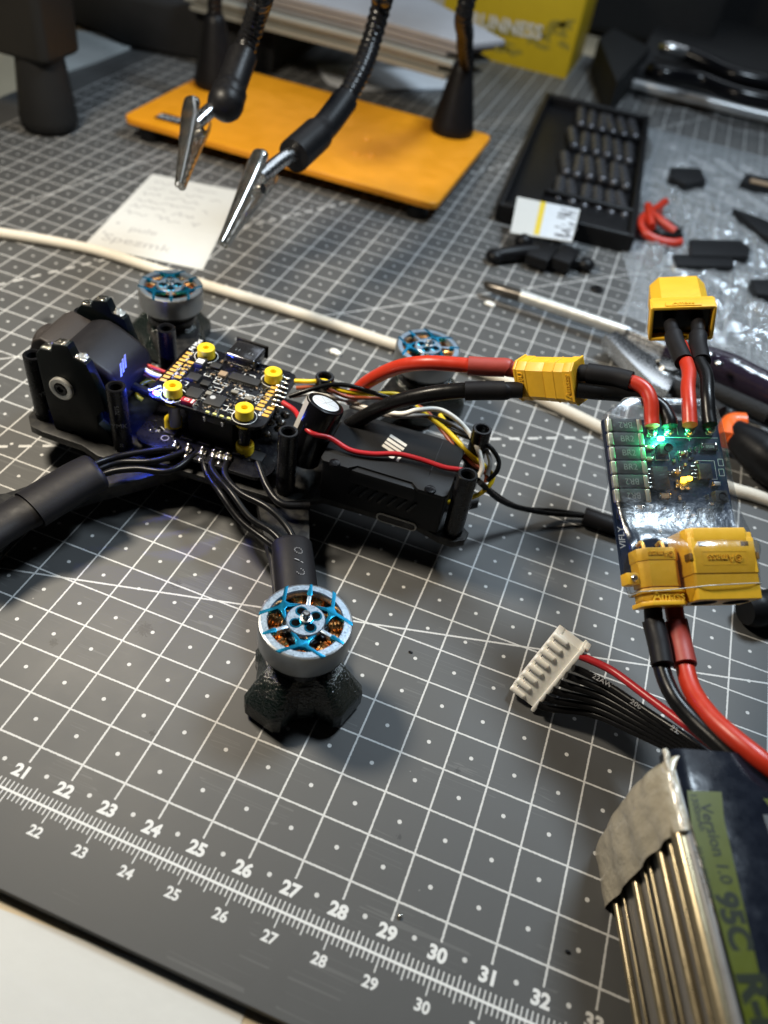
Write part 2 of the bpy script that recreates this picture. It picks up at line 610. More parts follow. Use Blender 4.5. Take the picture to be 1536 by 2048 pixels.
    b3.data_type = 'RGBA'
    L(mn('MULTIPLY', speck, 0.45), b3.inputs['Factor'])
    L(b2.outputs['Result'], b3.inputs['A'])
    b3.inputs['B'].default_value = (0.4, 0.39, 0.36, 1)
    last = b3.outputs['Result']
    for ang, sx_, sy_, thr, seed in ((17, 0.10, 5.0, 0.012, 1.0), (-38, 0.16, 6.5, 0.010, 9.0), (72, 0.12, 5.5, 0.010, 21.0)):
        mp = N('ShaderNodeMapping')
        mp.inputs['Rotation'].default_value = (0, 0, rad(ang))
        mp.inputs['Scale'].default_value = (sx_, sy_, 1)
        mp.inputs['Location'].default_value = (seed, seed * 0.7, 0)
        L(tc.outputs['Object'], mp.inputs['Vector'])
        sn = N('ShaderNodeTexNoise')
        sn.inputs['Scale'].default_value = 1.0
        sn.inputs['Detail'].default_value = 1.0
        L(mp.outputs[0], sn.inputs['Vector'])
        gate = N('ShaderNodeTexNoise')
        gate.inputs['Scale'].default_value = 0.45
        gate.inputs['Detail'].default_value = 1
        gm_ = N('ShaderNodeMapping')
        gm_.inputs['Location'].default_value = (seed * 3, seed, seed)
        L(tc.outputs['Object'], gm_.inputs['Vector'])
        L(gm_.outputs[0], gate.inputs['Vector'])
        sc_ = mn('MULTIPLY', mn('LESS_THAN', mn('ABSOLUTE', mn('SUBTRACT', sn.outputs['Fac'], 0.56)), thr), mn('GREATER_THAN', gate.outputs['Fac'], 0.64))
        bs = N('ShaderNodeMix')
        bs.data_type = 'RGBA'
        L(mn('MULTIPLY', sc_, 0.15), bs.inputs['Factor'])
        L(last, bs.inputs['A'])
        bs.inputs['B'].default_value = (0.24, 0.24, 0.235, 1)
        last = bs.outputs['Result']
    b4 = N('ShaderNodeMix')
    b4.data_type = 'RGBA'
    L(fac, b4.inputs['Factor'])
    L(last, b4.inputs['A'])
    b4.inputs['B'].default_value = (0.60, 0.60, 0.59, 1)
    L(b4.outputs['Result'], p.inputs['Base Color'])
    fine = N('ShaderNodeTexNoise')
    fine.inputs['Scale'].default_value = 55
    fine.inputs['Detail'].default_value = 5
    L(tc.outputs['Object'], fine.inputs['Vector'])
    bp = N('ShaderNodeBump')
    bp.inputs['Strength'].default_value = 0.35
    bp.inputs['Distance'].default_value = 0.006
    L(fine.outputs['Fac'], bp.inputs['Height'])
    L(bp.outputs['Normal'], p.inputs['Normal'])
    mr = N('ShaderNodeMapRange')
    mr.inputs['To Min'].default_value = 0.42
    mr.inputs['To Max'].default_value = 0.66
    L(big.outputs['Fac'], mr.inputs['Value'])
    L(mr.outputs['Result'], p.inputs['Roughness'])
    return k


mat_m = mat_surface()
mat_ink = mat('mat print', (0.60, 0.60, 0.59), 0.6, var=(40, 0.25))
mt = thing('cutting_mat', 'large grey cutting mat printed with a white centimetre grid and rulers', 'cutting mat')
b = B()
b.prism([(-30.3, -2.65), (62, -2.65), (62, 61), (-30.3, 61)], -0.30, 0.0, bev=0.03)
b.obj('mat_sheet', mat_m, mt)
b = B()
zt = 0.003
b.box((0, -1.035, zt), (64, 0.05, 0.002))
for i in range(-290, 200):
    xx = i / 10 - 0.0
    five = i % 5 == 0
    h = 0.24 if (five and i % 10) else 0.185
    b.quad((xx - 0.011, -1.02, zt), (xx + 0.011, -1.02, zt), (xx + 0.011, -1.02 + h, zt), (xx - 0.011, -1.02 + h, zt))
    h = 0.29 if i % 10 == 0 else (0.22 if five else 0.15)
    b.quad((xx - 0.011, -1.05 - h, zt), (xx + 0.011, -1.05 - h, zt), (xx + 0.011, -1.05, zt), (xx - 0.011, -1.05, zt))
o = b.obj('ruler_scale', mat_ink, mt)
o['kind'] = 'stuff'
for n in range(19, 36):
    b = B()
    b.text(str(n), 0.36, T(n - 28 - 0.01, -0.61, zt), bold=0.045)
    b.obj('ruler_number', mat_ink, mt)
    b = B()
    b.text(str(n), 0.285, T(n - 28 - 0.01, -1.53, zt), bold=0.03)
    b.obj('ruler_number', mat_ink, mt)


# ---------------------------------------------------------------- quadcopter
DM = T(-7.5, 9.05, 0) @ RZ(3)
DI = DM.inverted()
dr = thing('quadcopter', 'black carbon quadcopter without top plate, its boards and wires open, motors with blue spokes', 'drone', DM)


def dl(px, py, z):
    return DI @ at(px, py, z)


def dd_(px, py, D):
    return DI @ atd(px, py, D)


def mirror(pts, c=0.12):
    return pts + [(x, 2 * c - y) for x, y in reversed(pts)]


plate_pts = mirror([(-5.35, -0.75), (-5.3, -1.2), (-5.0, -1.55), (-4.6, -1.62), (-3.4, -1.65), (-2.8, -1.85), (-2.3, -1.8), (-2.0, -1.55), (-1.4, -1.45), (1.4, -1.42), (2.3, -1.4), (2.7, -1.2), (3.2, -0.85), (5.8, -0.78), (6.4, -0.98), (6.8, -1.0), (7.08, -0.8), (7.12, -0.5), (6.9, -0.3)])
b = B()
b.prism(plate_pts, 1.05, 1.28, bev=0.035)
b.obj('bottom_plate', carbon, dr)

MOT = [(4.46, -5.6), (4.17, 5.69), (-4.25, 5.09), (-4.75, -5.3)]
ROOT = [(2.1, -1.0), (2.0, 1.2), (-1.5, 1.1), (-1.5, -0.9)]
for (mx_, my_), (rx, ry) in zip(MOT, ROOT):
    d = V((mx_ - rx, my_ - ry, 0))
    Ln = d.length
    f = axes((rx, ry, 0), d, V((-d.y, d.x, 0)))
    b = B()
    b.prism([(-0.8, -0.75), (1.2, -0.6), (2.2, -0.48), (Ln - 1.5, -0.48), (Ln - 0.8, -0.72), (Ln - 0.2, -0.85), (Ln + 0.5, -0.75), (Ln + 0.8, -0.3), (Ln + 0.8, 0.3), (Ln + 0.5, 0.75), (Ln - 0.2, 0.85), (Ln - 0.8, 0.72), (Ln - 1.5, 0.48), (2.2, 0.48), (1.2, 0.6), (-0.8, 0.75)], 0.62, 1.045, mx=f, bev=0.03)
    b.obj('arm', carbon, dr)
    # printed guard: lobed bumper under the motor
    g = T(mx_, my_, 0) @ RZ(math.degrees(math.atan2(d.y, d.x)))
    corners = []
    for ph, rl, hw_ in ((-135, 1.12, 0.42), (-45, 1.46, 0.52), (45, 1.46, 0.52), (135, 1.12, 0.42)):
        for u_, v_ in ((0.86, -hw_ - 0.08), (rl - 0.12, -hw_), (rl, -hw_ + 0.14), (rl, hw_ - 0.14), (rl - 0.12, hw_), (0.86, hw_ + 0.08)):
            a = rad(ph)
            corners.append((u_ * math.cos(a) - v_ * math.sin(a), u_ * math.sin(a) + v_ * math.cos(a)))
    out = []
    for (x0, y0), (x1, y1) in zip(corners, corners[1:] + corners[:1]):
        for q in range(3):
            out.append((x0 + (x1 - x0) * q / 3, y0 + (y1 - y0) * q / 3))
    b = B()
    t = bmesh.new()
    levels = [(0.1, 0.93), (0.13, 0.98), (0.16, 1.0), (0.56, 1.0), (0.61, 0.985), (1.16, 0.68), (1.2, 0.62), (1.2, 0.0)]
    rings = []
    for z_, s_ in levels:
        if s_ == 0:
            rings.append([t.verts.new((0, 0, z_))])
        else:
            rings.append([t.verts.new((x * s_, y * s_, z_)) for x, y in out])
    for A_, B_ in zip(rings, rings[1:]):
        for i in range(len(out)):
            j = (i + 1) % len(out)
            if len(B_) == 1:
                t.faces.new((A_[i], A_[j], B_[0]))
            else:
                t.faces.new((A_[i], A_[j], B_[j], B_[i]))
    t.faces.new(rings[0][::-1])
    b._in(t, g, 0)
    b.obj('arm_guard', tpu_green, dr, ang=32)

# motors: one built, three copied
def build_motor():
    b = B()
    b.lathe([(0, 1.2), (0.72, 1.2), (0.78, 1.24), (0.78, 1.42), (0.7, 1.5), (0.86, 1.56), (0.86, 1.8), (0.5, 1.85), (0.5, 2.2), (0, 2.2)], 32)
    mo = b.obj('motor', anod_black, dr)
    b = B()
    b.lathe([(0.93, 1.72), (1.0, 1.74), (1.01, 1.78), (1.01, 1.96), (1.012, 1.98), (1.012, 2.34), (0.99, 2.385), (0.95, 2.4)], 56)
    b.obj('bell_ring', bell_grey, mo)
    b = B()
    b.lathe([(0.96, 2.397), (0.82, 2.40), (0.80, 2.37), (0.80, 2.2), (0.93, 2.15), (0.93, 1.72)], 56)
    b.lathe([(0.12, 2.42), (0.40, 2.42), (0.42, 2.40), (0.42, 2.3), (0.1, 2.28)], 32)
    for k in range(3):                       # slim polished spokes
        b.box((0.57, 0, 2.34), (0.34, 0.085, 0.12), mx=RZ(90 + 14 + 120 * k), bev=0.02)
    b.obj('bell_top', bell_silver, mo)
    b = B()
    for k in range(3):                       # crossed blue shards, broad at the crossing and pointed at the rim
        th = 44 + 120 * k
        pol = lambda r_, a_: (r_ * math.cos(rad(a_)), r_ * math.sin(rad(a_)))
        outl = [pol(1.0, th + 31), pol(0.995, th + 25), pol(0.70, th + 5), pol(0.70, th - 5), pol(0.995, th - 25), pol(1.0, th - 31), pol(0.66, th - 12), pol(0.56, th - 15), pol(0.44, th - 40), pol(0.43, th - 20), pol(0.52, th - 5), pol(0.52, th + 5), pol(0.43, th + 20), pol(0.44, th + 40), pol(0.56, th + 15), pol(0.66, th + 12)]
        b.prism(outl, 2.28, 2.408, bev=0.012)
    for k in range(3):
        a = 104 + 120 * k
        b.prism([(0.66, -0.035), (0.70, -0.06), (0.98, -0.03), (0.98, 0.03), (0.70, 0.06), (0.66, 0.035)], 2.28, 2.409, mx=RZ(a), bev=0.01)
    b.obj('blue_spokes', bell_blue, mo)
    b = B()
    for k in range(4):
        b.lathe([(0, 2.428), (0.125, 2.428), (0.135, 2.42), (0.135, 2.40)], 16, mx=RZ(45 + 90 * k) @ T(0.235, 0, 0))
    b.box((0, 0, 2.41), (0.36, 0.2, 0.03), mx=RZ(45), bev=0.01)
    b.box((0, 0, 2.41), (0.2, 0.36, 0.031), mx=RZ(45), bev=0.01)
    b.obj('hub_recess', bell_blue, mo)
    b = B()
    for k in range(4):
        b.lathe([(0, 2.431), (0.09, 2.431), (0.095, 2.43), (0.095, 2.40)], 16, mx=RZ(45 + 90 * k) @ T(0.235, 0, 0))
    b.obj('screw_hole', hole_black, mo)
    b = B()
    b.lathe([(0, 2.66), (0.06, 2.66), (0.085, 2.63), (0.085, 2.5), (0.13, 2.49), (0.13, 2.42)], 20)
    b.obj('shaft', steel, mo)
    b = B()
    for q in range(5):
        b.tube([(0.56 + 0.075 * q, 0.13 * math.cos(a), 2.0 + 0.15 * math.sin(a)) for a in [2 * math.pi * i / 14 for i in range(15)]], 0.04, n=6, raw=True, cap=False)
    b.box((0.7, 0, 2.0), (0.4, 0.16, 0.2), bev=0.03)
    wd = b.obj('winding', copper, mo)
    for k in range(1, 12):
        link('winding', wd.data, mo, RZ(30 * k))
    return mo


mo0 = build_motor()
mo0.location = (MOT[0][0], MOT[0][1], 0)
for i, rot in ((1, 40), (2, 75), (3, 10)):
    m = link('motor', mo0.data, dr, T(MOT[i][0], MOT[i][1], 0) @ RZ(rot))
    for ch in list(mo0.children):
        c = ch.copy()
        COL.objects.link(c)
        c.parent = m

# standoffs
b = B()
b.lathe([(0.14, 2.75), (0.155, 2.8), (0.14, 2.85), (0.155, 2.9), (0.14, 2.95), (0.155, 3.0), (0.14, 3.05), (0.155, 3.1), (0.14, 3.15), (0.155, 3.2), (0.15, 3.25), (0.185, 3.3), (0.235, 3.3), (0.255, 3.28), (0.255, 1.29), (0.2, 1.28)], 28)
b.lathe([(0, 2.76), (0.15, 2.76)], 20)
so = b.obj('standoff', anod_black, dr)
so_pos = [dl(231, 772, 3.3), dl(65, 708, 3.3), dl(332, 655, 3.3), dl(577, 862, 3.3), dl(650, 752, 3.3), dl(936, 948, 3.3), dl(965, 857, 3.3), V((-4.9, 1.35, 3.3))]
so.location = (so_pos[0].x, so_pos[0].y, 0)
sos = [so]
for q in so_pos[1:]:
    sos.append(link('standoff', so.data, dr, T(q.x, q.y, 0) @ RZ(random.random() * 90)))
for k, (s_, words) in enumerate(((sos[0], (('7075', 2.72, 0.15), ('YMK', 2.2, 0.2), ('20', 1.55, 0.13))), (sos[5], (('20', 2.95, 0.14), ('YMK', 2.25, 0.2), ('7075', 1.75, 0.14))), (sos[1], (('YMK', 2.2, 0.2), ('20', 1.6, 0.13))))):
    b = B()
    for body, z_, sz in words:
        f = RZ(-64 if k != 1 else -58) @ T(0.2585, 0, z_) @ axes((0, 0, 0), (0, 0, 1), (0, -1, 0)) @ (RZ(180) if k == 1 else RZ(0))
        b.text(body, sz, f if body != 'YMK' else f @ RZ(-90), bold=0.0)
    b.obj('engraving', silk_dim, s_, tf=(RZ(0) if k == 0 else s_.matrix_local.to_3x3().to_4x4().inverted()))

# ---- camera pod at the nose
cm = B()
prof = [(-5.25, 3.15), (-5.1, 3.45), (-4.85, 3.6), (-4.5, 3.5), (-4.3, 3.45), (-4.05, 3.56), (-3.8, 3.6), (-3.5, 3.5), (-2.9, 3.18), (-2.66, 2.95), (-2.58, 2.65), (-2.75, 2.1), (-3.1, 1.8), (-4.5, 1.75), (-5.1, 2.3), (-5.25, 2.9)]
fr_ = axes((0, 0.95, 0), (1, 0, 0), (0, 0, 1))          # prism z runs to -y
cm.prism([p for p in prof if p[0] > -4.35] + [(-4.3, 2.0)], 0.0, 1.75, mx=fr_, bev=0.16, seg=4)
camb = cm.obj('camera', camera_black, dr, ang=50)
b = B()
b.prism([p for p in prof if p[0] <= -4.25] + [(-4.28, 1.85)], 0.1, 1.62, mx=fr_, bev=0.2, seg=4)
b.lathe([(0.0, 0.0), (0.55, 0.0), (0.62, 0.08), (0.62, 0.5)], 28, mx=T(-5.42, 0.1, 2.75) @ RY(90))
b.obj('front_cover', leather_black, camb, ang=60)
b = B()
cq_, rq_ = DI @ CO, DI.to_3x3() @ ray(245, 733)
mk = axes(cq_ + rq_ * ((-2.57 - cq_.x) / rq_.x), (0.0, 1, 0.0), (-0.2, 0, 1))
for i in range(3):
    b.prism([(-0.2 + 0.13 * i, -0.2 + 0.05 * i), (-0.12 + 0.13 * i, -0.2 + 0.05 * i), (0.0 + 0.13 * i, 0.12 + 0.05 * i), (-0.08 + 0.13 * i, 0.12 + 0.05 * i)], 0, 0.006, mx=mk)
b.obj('maker_mark', silk_dim, camb)
b = B()
b.tube([(-2.9, -0.1, 2.5), (-2.3, 0.0, 2.3), (-1.9, 0.1, 2.2)], 0.13)
b.obj('camera_lead', wire_black, camb)

pl_pts = [(-4.50, 3.66), (-4.34, 3.86), (-4.02, 3.9), (-3.97, 4.1), (-3.52, 4.2), (-3.45, 4.02), (-3.40, 3.9), (-3.06, 3.8), (-2.78, 2.95), (-2.72, 2.5), (-2.98, 2.2), (-2.97, 1.95), (-2.7, 1.7), (-2.62, 1.32), (-3.0, 1.29), (-3.3, 1.3), (-3.5, 1.31), (-3.75, 1.42), (-3.9, 1.32), (-4.36, 1.3), (-4.46, 2.3)]
plates = []
for (y0_, dx, dz, ins) in ((-1.38, 0, 0, 1), (0.98, -0.34, -0.12, -1)):
    b = B()
    f = axes((dx, y0_ + 0.28, dz), (1, 0, 0), (0, 0, 1))
    pts_ = pl_pts if ins == 1 else [(x, z - (dz if z < 1.5 else 0)) for x, z in pl_pts]
    b.prism(pts_, 0, 0.28, mx=f, bev=0.035)
    b.lathe([(0, 0), (0.62, 0), (0.72, 0.1), (0.72, 0.2)], 28, mx=f @ T(-3.75, 2.75, -0.2 if ins == 1 else 0.28))
    pl = b.obj('camera_mount', plate_green, dr)
    for (cx, cz, rot, wd_) in ((-4.2, 3.9, 5, 0.26), (-3.74, 4.17, 9, 0.3), (-3.24, 3.88, -14, 0.26)):
        b = B()
        b.box((0, 0, 0), (wd_, 0.24, 0.05), mx=T(cx + dx, y0_ + 0.14, cz + dz) @ RY(-rot), bev=0.012)
        for q in range(5):
            b.box((random.uniform(-0.1, 0.1), random.uniform(-0.08, 0.08), 0.025), (0.1, 0.09, 0.02), mx=T(cx + dx, y0_ + 0.14, cz + dz) @ RY(-rot) @ RZ(random.random() * 90), bev=0.008)
        b.obj('solder_pad', solder, pl)
    plates.append(pl)
wp = DI @ (CO + ray(124, 776) * 1.0) - DI @ CO
c0 = DI @ CO
wpt = c0 + wp * ((-1.4 - c0.y) / wp.y)
f = axes(wpt, (1, 0, 0), (0, 0, 1))
b = B()
b.lathe([(0.19, 0.0), (0.19, 0.07), (0.215, 0.085), (0.30, 0.085), (0.325, 0.065), (0.325, -0.05)], 36, mx=f)
b.obj('washer', washer_steel, plates[0])
b = B()
b.lathe([(0.0, 0.03), (0.085, 0.03), (0.09, 0.075), (0.10, 0.085), (0.16, 0.085), (0.185, 0.06), (0.19, 0.02)], 6, mx=f)
b.lathe([(0.088, 0.083), (0.16, 0.09), (0.188, 0.06), (0.189, 0.02)], 28, mx=f)
b.obj('hex_screw', anod_black, plates[0])

# ---- flight controller
FZ = 2.86
fcx0, fcx1, fcy0, fcy1 = -1.92, 1.36, -0.76, 1.9


def rrect(x0, y0, x1, y1, r, n=6):
    out = []
    for cx, cy, a0 in ((x1 - r, y1 - r, 0), (x0 + r, y1 - r, 90), (x0 + r, y0 + r, 180), (x1 - r, y0 + r, 270)):
        for i in range(n + 1):
            a = rad(a0 + 90 * i / n)
            out.append((cx + r * math.cos(a), cy + r * math.sin(a)))
    return out


b = B()
b.prism(rrect(fcx0, fcy0, fcx1, fcy1, 0.32), FZ - 0.11, FZ, bev=0.015)
fc = b.obj('flight_controller', pcb_black, dr)
b = B()
b.lathe([(0.09, 0.16), (0.09, 0.29), (0.115, 0.315), (0.205, 0.315), (0.235, 0.29), (0.24, 0.265), (0.24, 0.02), (0.18, 0.0), (0.18, -0.12), (0.235, -0.12), (0.235, -0.24), (0.21, -0.26), (0.09, -0.26)], 28)
b.lathe([(0.0, 0.17), (0.1, 0.17)], 20)
GR = [dl(412, 692, 3.2), dl(547, 740, 3.2), dl(489, 812, 3.2), dl(345, 768, 3.2)]
gm = b.obj('grommet', grommet_y, fc)
gm.location = (GR[0].x, GR[0].y, FZ)
for g in GR[1:]:
    link('grommet', gm.data, fc, T(g.x, g.y, FZ))
b = B()
for g in GR:
    b.lathe([(0.31, FZ + 0.003), (0.328, FZ + 0.003)], 40, mx=T(g.x, g.y, 0))
# silkscreen boxes and words


def fl(px, py, h=0.0):
    p = dl(px, py, FZ + h)
    return p


def outline(b_, cx, cy, sx, sy, rz=0, wd_=0.018, z=FZ + 0.004, fr=None):
    f_ = T(cx, cy, z) @ RZ(rz)
    if fr is not None:
        f_ = fr @ f_
    for a_, c_ in (((0, sy / 2), (sx, wd_)), ((0, -sy / 2), (sx, wd_)), ((sx / 2, 0), (wd_, sy)), ((-sx / 2, 0), (wd_, sy))):
        b_.box((a_[0], a_[1], 0), (c_[0], c_[1], 0.002), mx=f_)


LBL = []
for body, (px, py), sz, rot in (('F4 Mini', (392, 690), 0.2, 88), ('Speedy', (310, 776), 0.13, 62), ('Bee', (317, 781), 0.13, 62), ('BAAA', (486, 789), 0.14, 8), ('CAM', (352, 748), 0.12, 88), ('CC', (358, 737), 0.11, 88), ('3V3', (362, 729), 0.11, 88), ('4V5', (374, 719), 0.11, 88), ('R2 T2', (382, 709), 0.11, 88), ('B+ B-', (370, 742), 0.11, 88), ('R3 T3', (362, 752), 0.11, 88), ('CL', (514, 805), 0.12, 88), ('G', (527, 819), 0.13, 88), ('4V5', (521, 828), 0.12, 88), ('BAT', (537, 797), 0.11, 88), ('LED', (546, 765), 0.11, 88), ('R1 T1', (521, 794), 0.11, 88)):
    p_ = fl(px, py)
    b.text(body, sz, T(p_.x, p_.y, FZ + 0.004) @ RZ(rot), bold=0.015)
for px, py, sx, sy in ((367, 766, .22, .16), (437, 757, .14, .1), (442, 767, .4, .1), (340, 801, .16, .2), (437, 812, .5, .2), (462, 823, .18, .12), (498, 795, .36, .2), (500, 752, .3, .08), (415, 750, .16, .1), (432, 779, .3, .16), (405, 793, .25, .14), (478, 783, .3, .16)):
    p_ = fl(px, py)
    outline(b, p_.x, p_.y, sx, sy)
b.obj('silkscreen', silk, fc)['kind'] = 'stuff'
# gold pads
b = B()
b.box((0, 0, 0.006), (0.185, 0.105, 0.016), bev=0.02, seg=1)
pad = b.obj('gold_pad', gold, fc)
first = True


def pads(p, q, n):
    global first
    for i in range(n):
        t_ = i / (n - 1)
        c = fl(p[0] + (q[0] - p[0]) * t_, p[1] + (q[1] - p[1]) * t_)
        mxx = T(c.x, c.y, FZ)
        if first:
            pad.matrix_local = mxx
            first = False
        else:
            link('gold_pad', pad.data, fc, mxx)


pads((378, 707), (327, 760), 9)
pads((381, 725), (356, 754), 5)
pads((553, 769), (517, 818), 8)
pads((541, 817), (531, 831), 3)
# chips
chips = [((430, 799), 0.48, 0.48, 0.075, chip_black), ((388, 784), 0.40, 0.40, 0.07, chip_black), ((401, 722), 0.26, 0.34, 0.16, chip_black), ((388, 752), 0.34, 0.30, 0.1, chip_black), ((411, 765), 0.24, 0.2, 0.1, chip_black), ((490, 757), 0.85, 0.30, 0.09, chip_black), ((446, 746), 0.22, 0.2, 0.1, comp_tan), ((418, 785), 0.17, 0.14, 0.09, chip_grey), ((470, 782), 0.2, 0.13, 0.08, chip_grey), ((497, 795), 0.2, 0.14, 0.08, chip_grey), ((432, 730), 0.3, 0.22, 0.08, chip_black)]
for (px, py), sx, sy, h, mm in chips:
    c = fl(px, py, h)
    b = B()
    b.box((0, 0, h / 2), (sx, sy, h), bev=0.015)
    mats_ = [mm, solder]
    npin = int(sx / 0.065)
    if mm is chip_black and sx > 0.38:
        for i in range(npin):
            for s in (-1, 1):
                b.box((-sx / 2 + (i + 0.5) * sx / npin, s * (sy / 2 + 0.02), 0.015), (0.028, 0.06, 0.03), mi=1)
    o = b.obj('chip', mats_, fc)
    o.matrix_local = T(c.x, c.y, FZ)
    if (px, py) == (430, 799):
        b = B()
        b.lathe([(0, h + 0.002), (0.075, h + 0.002)], 18, mx=T(-0.09, 0.06, 0))
        b.obj('pin_mark', silk_dim, o)
    if (px, py) == (401, 722):
        b = B()
        b.box((0, 0.0, h + 0.002), (0.2, 0.18, 0.002))
        b.obj('white_tag', silk, o)
c = fl(376, 803, 0.08)
b = B()
b.box((0, 0, 0.07), (0.36, 0.17, 0.13), bev=0.015)
red = b.obj('tantalum_capacitor', comp_red, fc)
red.matrix_local = T(c.x, c.y, FZ) @ RZ(-2)
b = B()
for s in (-1, 1):
    b.box((s * 0.19, 0, 0.05), (0.05, 0.18, 0.1), bev=0.01)
b.obj('terminal', solder, red)
b = B()
b.text('C3', 0.12, T(-0.03, 0.0, 0.137), bold=0.02)
b.box((0.13, 0, 0.1365), (0.05, 0.15, 0.002))
b.obj('marking', silk, red)
for i in range(4):
    c = fl(415 + 14.2 * i, 826.5 + 4.2 * i)
    b = B()
    b.box((0, 0, 0.03), (0.09, 0.06, 0.06), bev=0.008)
    b.box((0.06, 0, 0.02), (0.035, 0.07, 0.04), mi=1)
    b.box((-0.06, 0, 0.02), (0.035, 0.07, 0.04), mi=1)
    o = b.obj('status_led', [led_chip, solder], fc)
    o.matrix_local = T(c.x, c.y, FZ)
c = fl(315, 790)
b = B()
b.box((0, 0, 0.04), (0.11, 0.085, 0.06), bev=0.01)
o = b.obj('blue_led', led_blue, fc)
o.matrix_local = T(c.x, c.y, FZ)
b = B()
b.box((0, 0, 0.035), (0.05, 0.07, 0.05), bev=0.01)
o = b.obj('red_led', led_red, fc)
o.matrix_local = T(c.x - 0.1, c.y + 0.02, FZ)
BLUE = DM @ V((c.x, c.y, FZ + 0.16))
# small passives, joined
b = B()
for i in range(330):
    x_, y_ = random.uniform(fcx0 + 0.3, fcx1 - 0.35), random.uniform(fcy0 + 0.12, fcy1 - 0.2)
    if any((V((x_, y_)) - g.xy).length < 0.4 for g in GR):
        continue
    if any(abs(x_ - fl(*q[0]).x) < q[1] / 2 + 0.05 and abs(y_ - fl(*q[0]).y) < q[2] / 2 + 0.05 for q in chips):
        continue
    rz = random.choice((0, 90))
    f = T(x_, y_, FZ) @ RZ(rz)
    l_ = random.uniform(0.035, 0.07)
    b.box((0, 0, 0.018), (l_, 0.035, 0.036), mx=f, mi=random.choice((0, 0, 2)))
    for s in (-1, 1):
        b.box((s * (l_ / 2 + 0.01), 0, 0.016), (0.022, 0.038, 0.034), mx=f, mi=1)
o = b.obj('small_components', [chip_black, solder, comp_tan], fc)
o['kind'] = 'stuff'
# usb-c socket hanging over the far edge
c = dl(490, 712, 3.02)
f = T(c.x, c.y + 0.05, FZ) @ RZ(-3)
b = B()
b.box((0, 0, 0.165), (0.88, 0.78, 0.31), mx=f, bev=0.07, seg=3)
for s in (-1, 1):
    b.box((s * 0.45, -0.05, 0.06), (0.08, 0.16, 0.12), mx=f, bev=0.02)
usb = b.obj('usb_socket', mat('dark plated shell', (0.13, 0.13, 0.14), 0.16, m=0.9, rvar=0.05, bump=(6, 0.15, 0.02)), fc)
b = B()
b.box((0, 0.41, 0.17), (0.98, 0.07, 0.40), mx=f, bev=0.1, seg=3)
b.obj('socket_lip', black_plastic, usb)
b = B()
for i in range(12):
    b.box((-0.33 + 0.06 * i, -0.42, 0.015), (0.026, 0.06, 0.02), mx=f)
b.obj('contact_row', solder, usb)
b = B()
for x_ in (-0.2, 0.2):
    for dx_ in (-0.05, 0.05):
        b.box((x_ + dx_, -0.1, 0.322), (0.03, 0.12, 0.012), mx=f, bev=0.004)
b.obj('spring_tab', chrome, usb)
# side switch under the near edge
c = dl(420, 855, 2.62)
b = B()
b.box((0, 0, 0), (0.5, 0.12, 0.16), bev=0.02)
b.box((-0.25, -0.05, 0), (0.06, 0.1, 0.14), bev=0.01, mi=1)
b.box((0.25, -0.05, 0), (0.06, 0.1, 0.14), bev=0.01, mi=1)
o = b.obj('edge_socket', [chip_black, steel], fc)
o.matrix_local = T(c.x, fcy0 + 0.06, FZ - 0.19)

# ---- speed controller board below
EZ = 1.66
b = B()
b.prism(rrect(-2.15, -1.28, 1.75, 2.2, 0.45), EZ - 0.12, EZ, bev=0.015)
esc = b.obj('speed_controller', pcb_black, dr)
for (px, py, zt_) in ((347, 845, 2.05), (490, 895, 2.05)):
    c = dl(px, py, EZ + 0.15)
    link('grommet', gm.data, esc, T(c.x, c.y, EZ))
for k, g in enumerate(GR):
    if k in (2, 3):
        b = B()
        b.lathe([(0.0, FZ - 0.35), (0.15, FZ - 0.35), (0.16, FZ - 0.4), (0.16, EZ + 0.2)], 18, mx=T(g.x, g.y, 0))
        b.obj('spacer', mat('grey spacer', (0.32, 0.32, 0.33), 0.35, m=0.5) if k == 3 else anod_black, esc)
JO = [(351, 893), (377, 898), (405, 905), (428, 910), (442, 913), (456, 916)]
b = B()
b.box((-0.2, -0.25, (EZ + FZ) / 2 - 0.1), (1.3, 0.5, FZ - EZ - 0.16), bev=0.04)
b.box((-0.2, 0.9, (EZ + FZ) / 2 - 0.1), (2.3, 1.3, FZ - EZ - 0.3), bev=0.04)
b.obj('dark_gap_filler', black_plastic, esc)  # made-up blocks that fill the gap between the boards and keep it dark
for (px, py) in JO:
    c = dl(px, py, EZ + 0.06)
    b = B()
    b.ball((0, 0, 0.05), 0.115, sq=(1, 1.5, 0.95))
    b.ball((0.02, -0.17, -0.04), 0.07, sq=(1, 1.6, 0.9))
    b.ball((-0.05, 0.1, 0.1), 0.06, sq=(1.2, 1, 1))
    for i in range(3):
        b.tube([(0.02 * i - 0.02, -0.08, 0.02), (0.025 * i - 0.03, -0.24, -0.06)], 0.018, n=5)
    o = b.obj('solder_joint', solder, esc)
    o.matrix_local = T(c.x, c.y, EZ)
b = B()
for i in range(60):
    x_, y_ = random.uniform(-1.9, 1.5), random.uniform(-1.0, 0.2)
    b.box((x_, y_, EZ + 0.02), (random.uniform(0.04, 0.1), 0.04, 0.04), mi=random.choice((0, 1, 1)))
for i in range(6):
    b.box((-1.3 + 0.5 * i, -0.55, EZ + 0.05), (0.34, 0.34, 0.09), bev=0.01, mi=0)
o = b.obj('power_components', [chip_black, solder], esc)
o['kind'] = 'stuff'
b = B()
c = dl(326, 858, EZ)
b.text('+12', 0.3, T(c.x, c.y, EZ + 0.004) @ RZ(60), bold=0.0)
c = dl(330, 876, EZ)
b.lathe([(0.09, EZ + 0.004), (0.11, EZ + 0.004)], 20, mx=T(c.x, c.y, 0))
b.obj('silkscreen', silk_dim, esc)['kind'] = 'stuff'
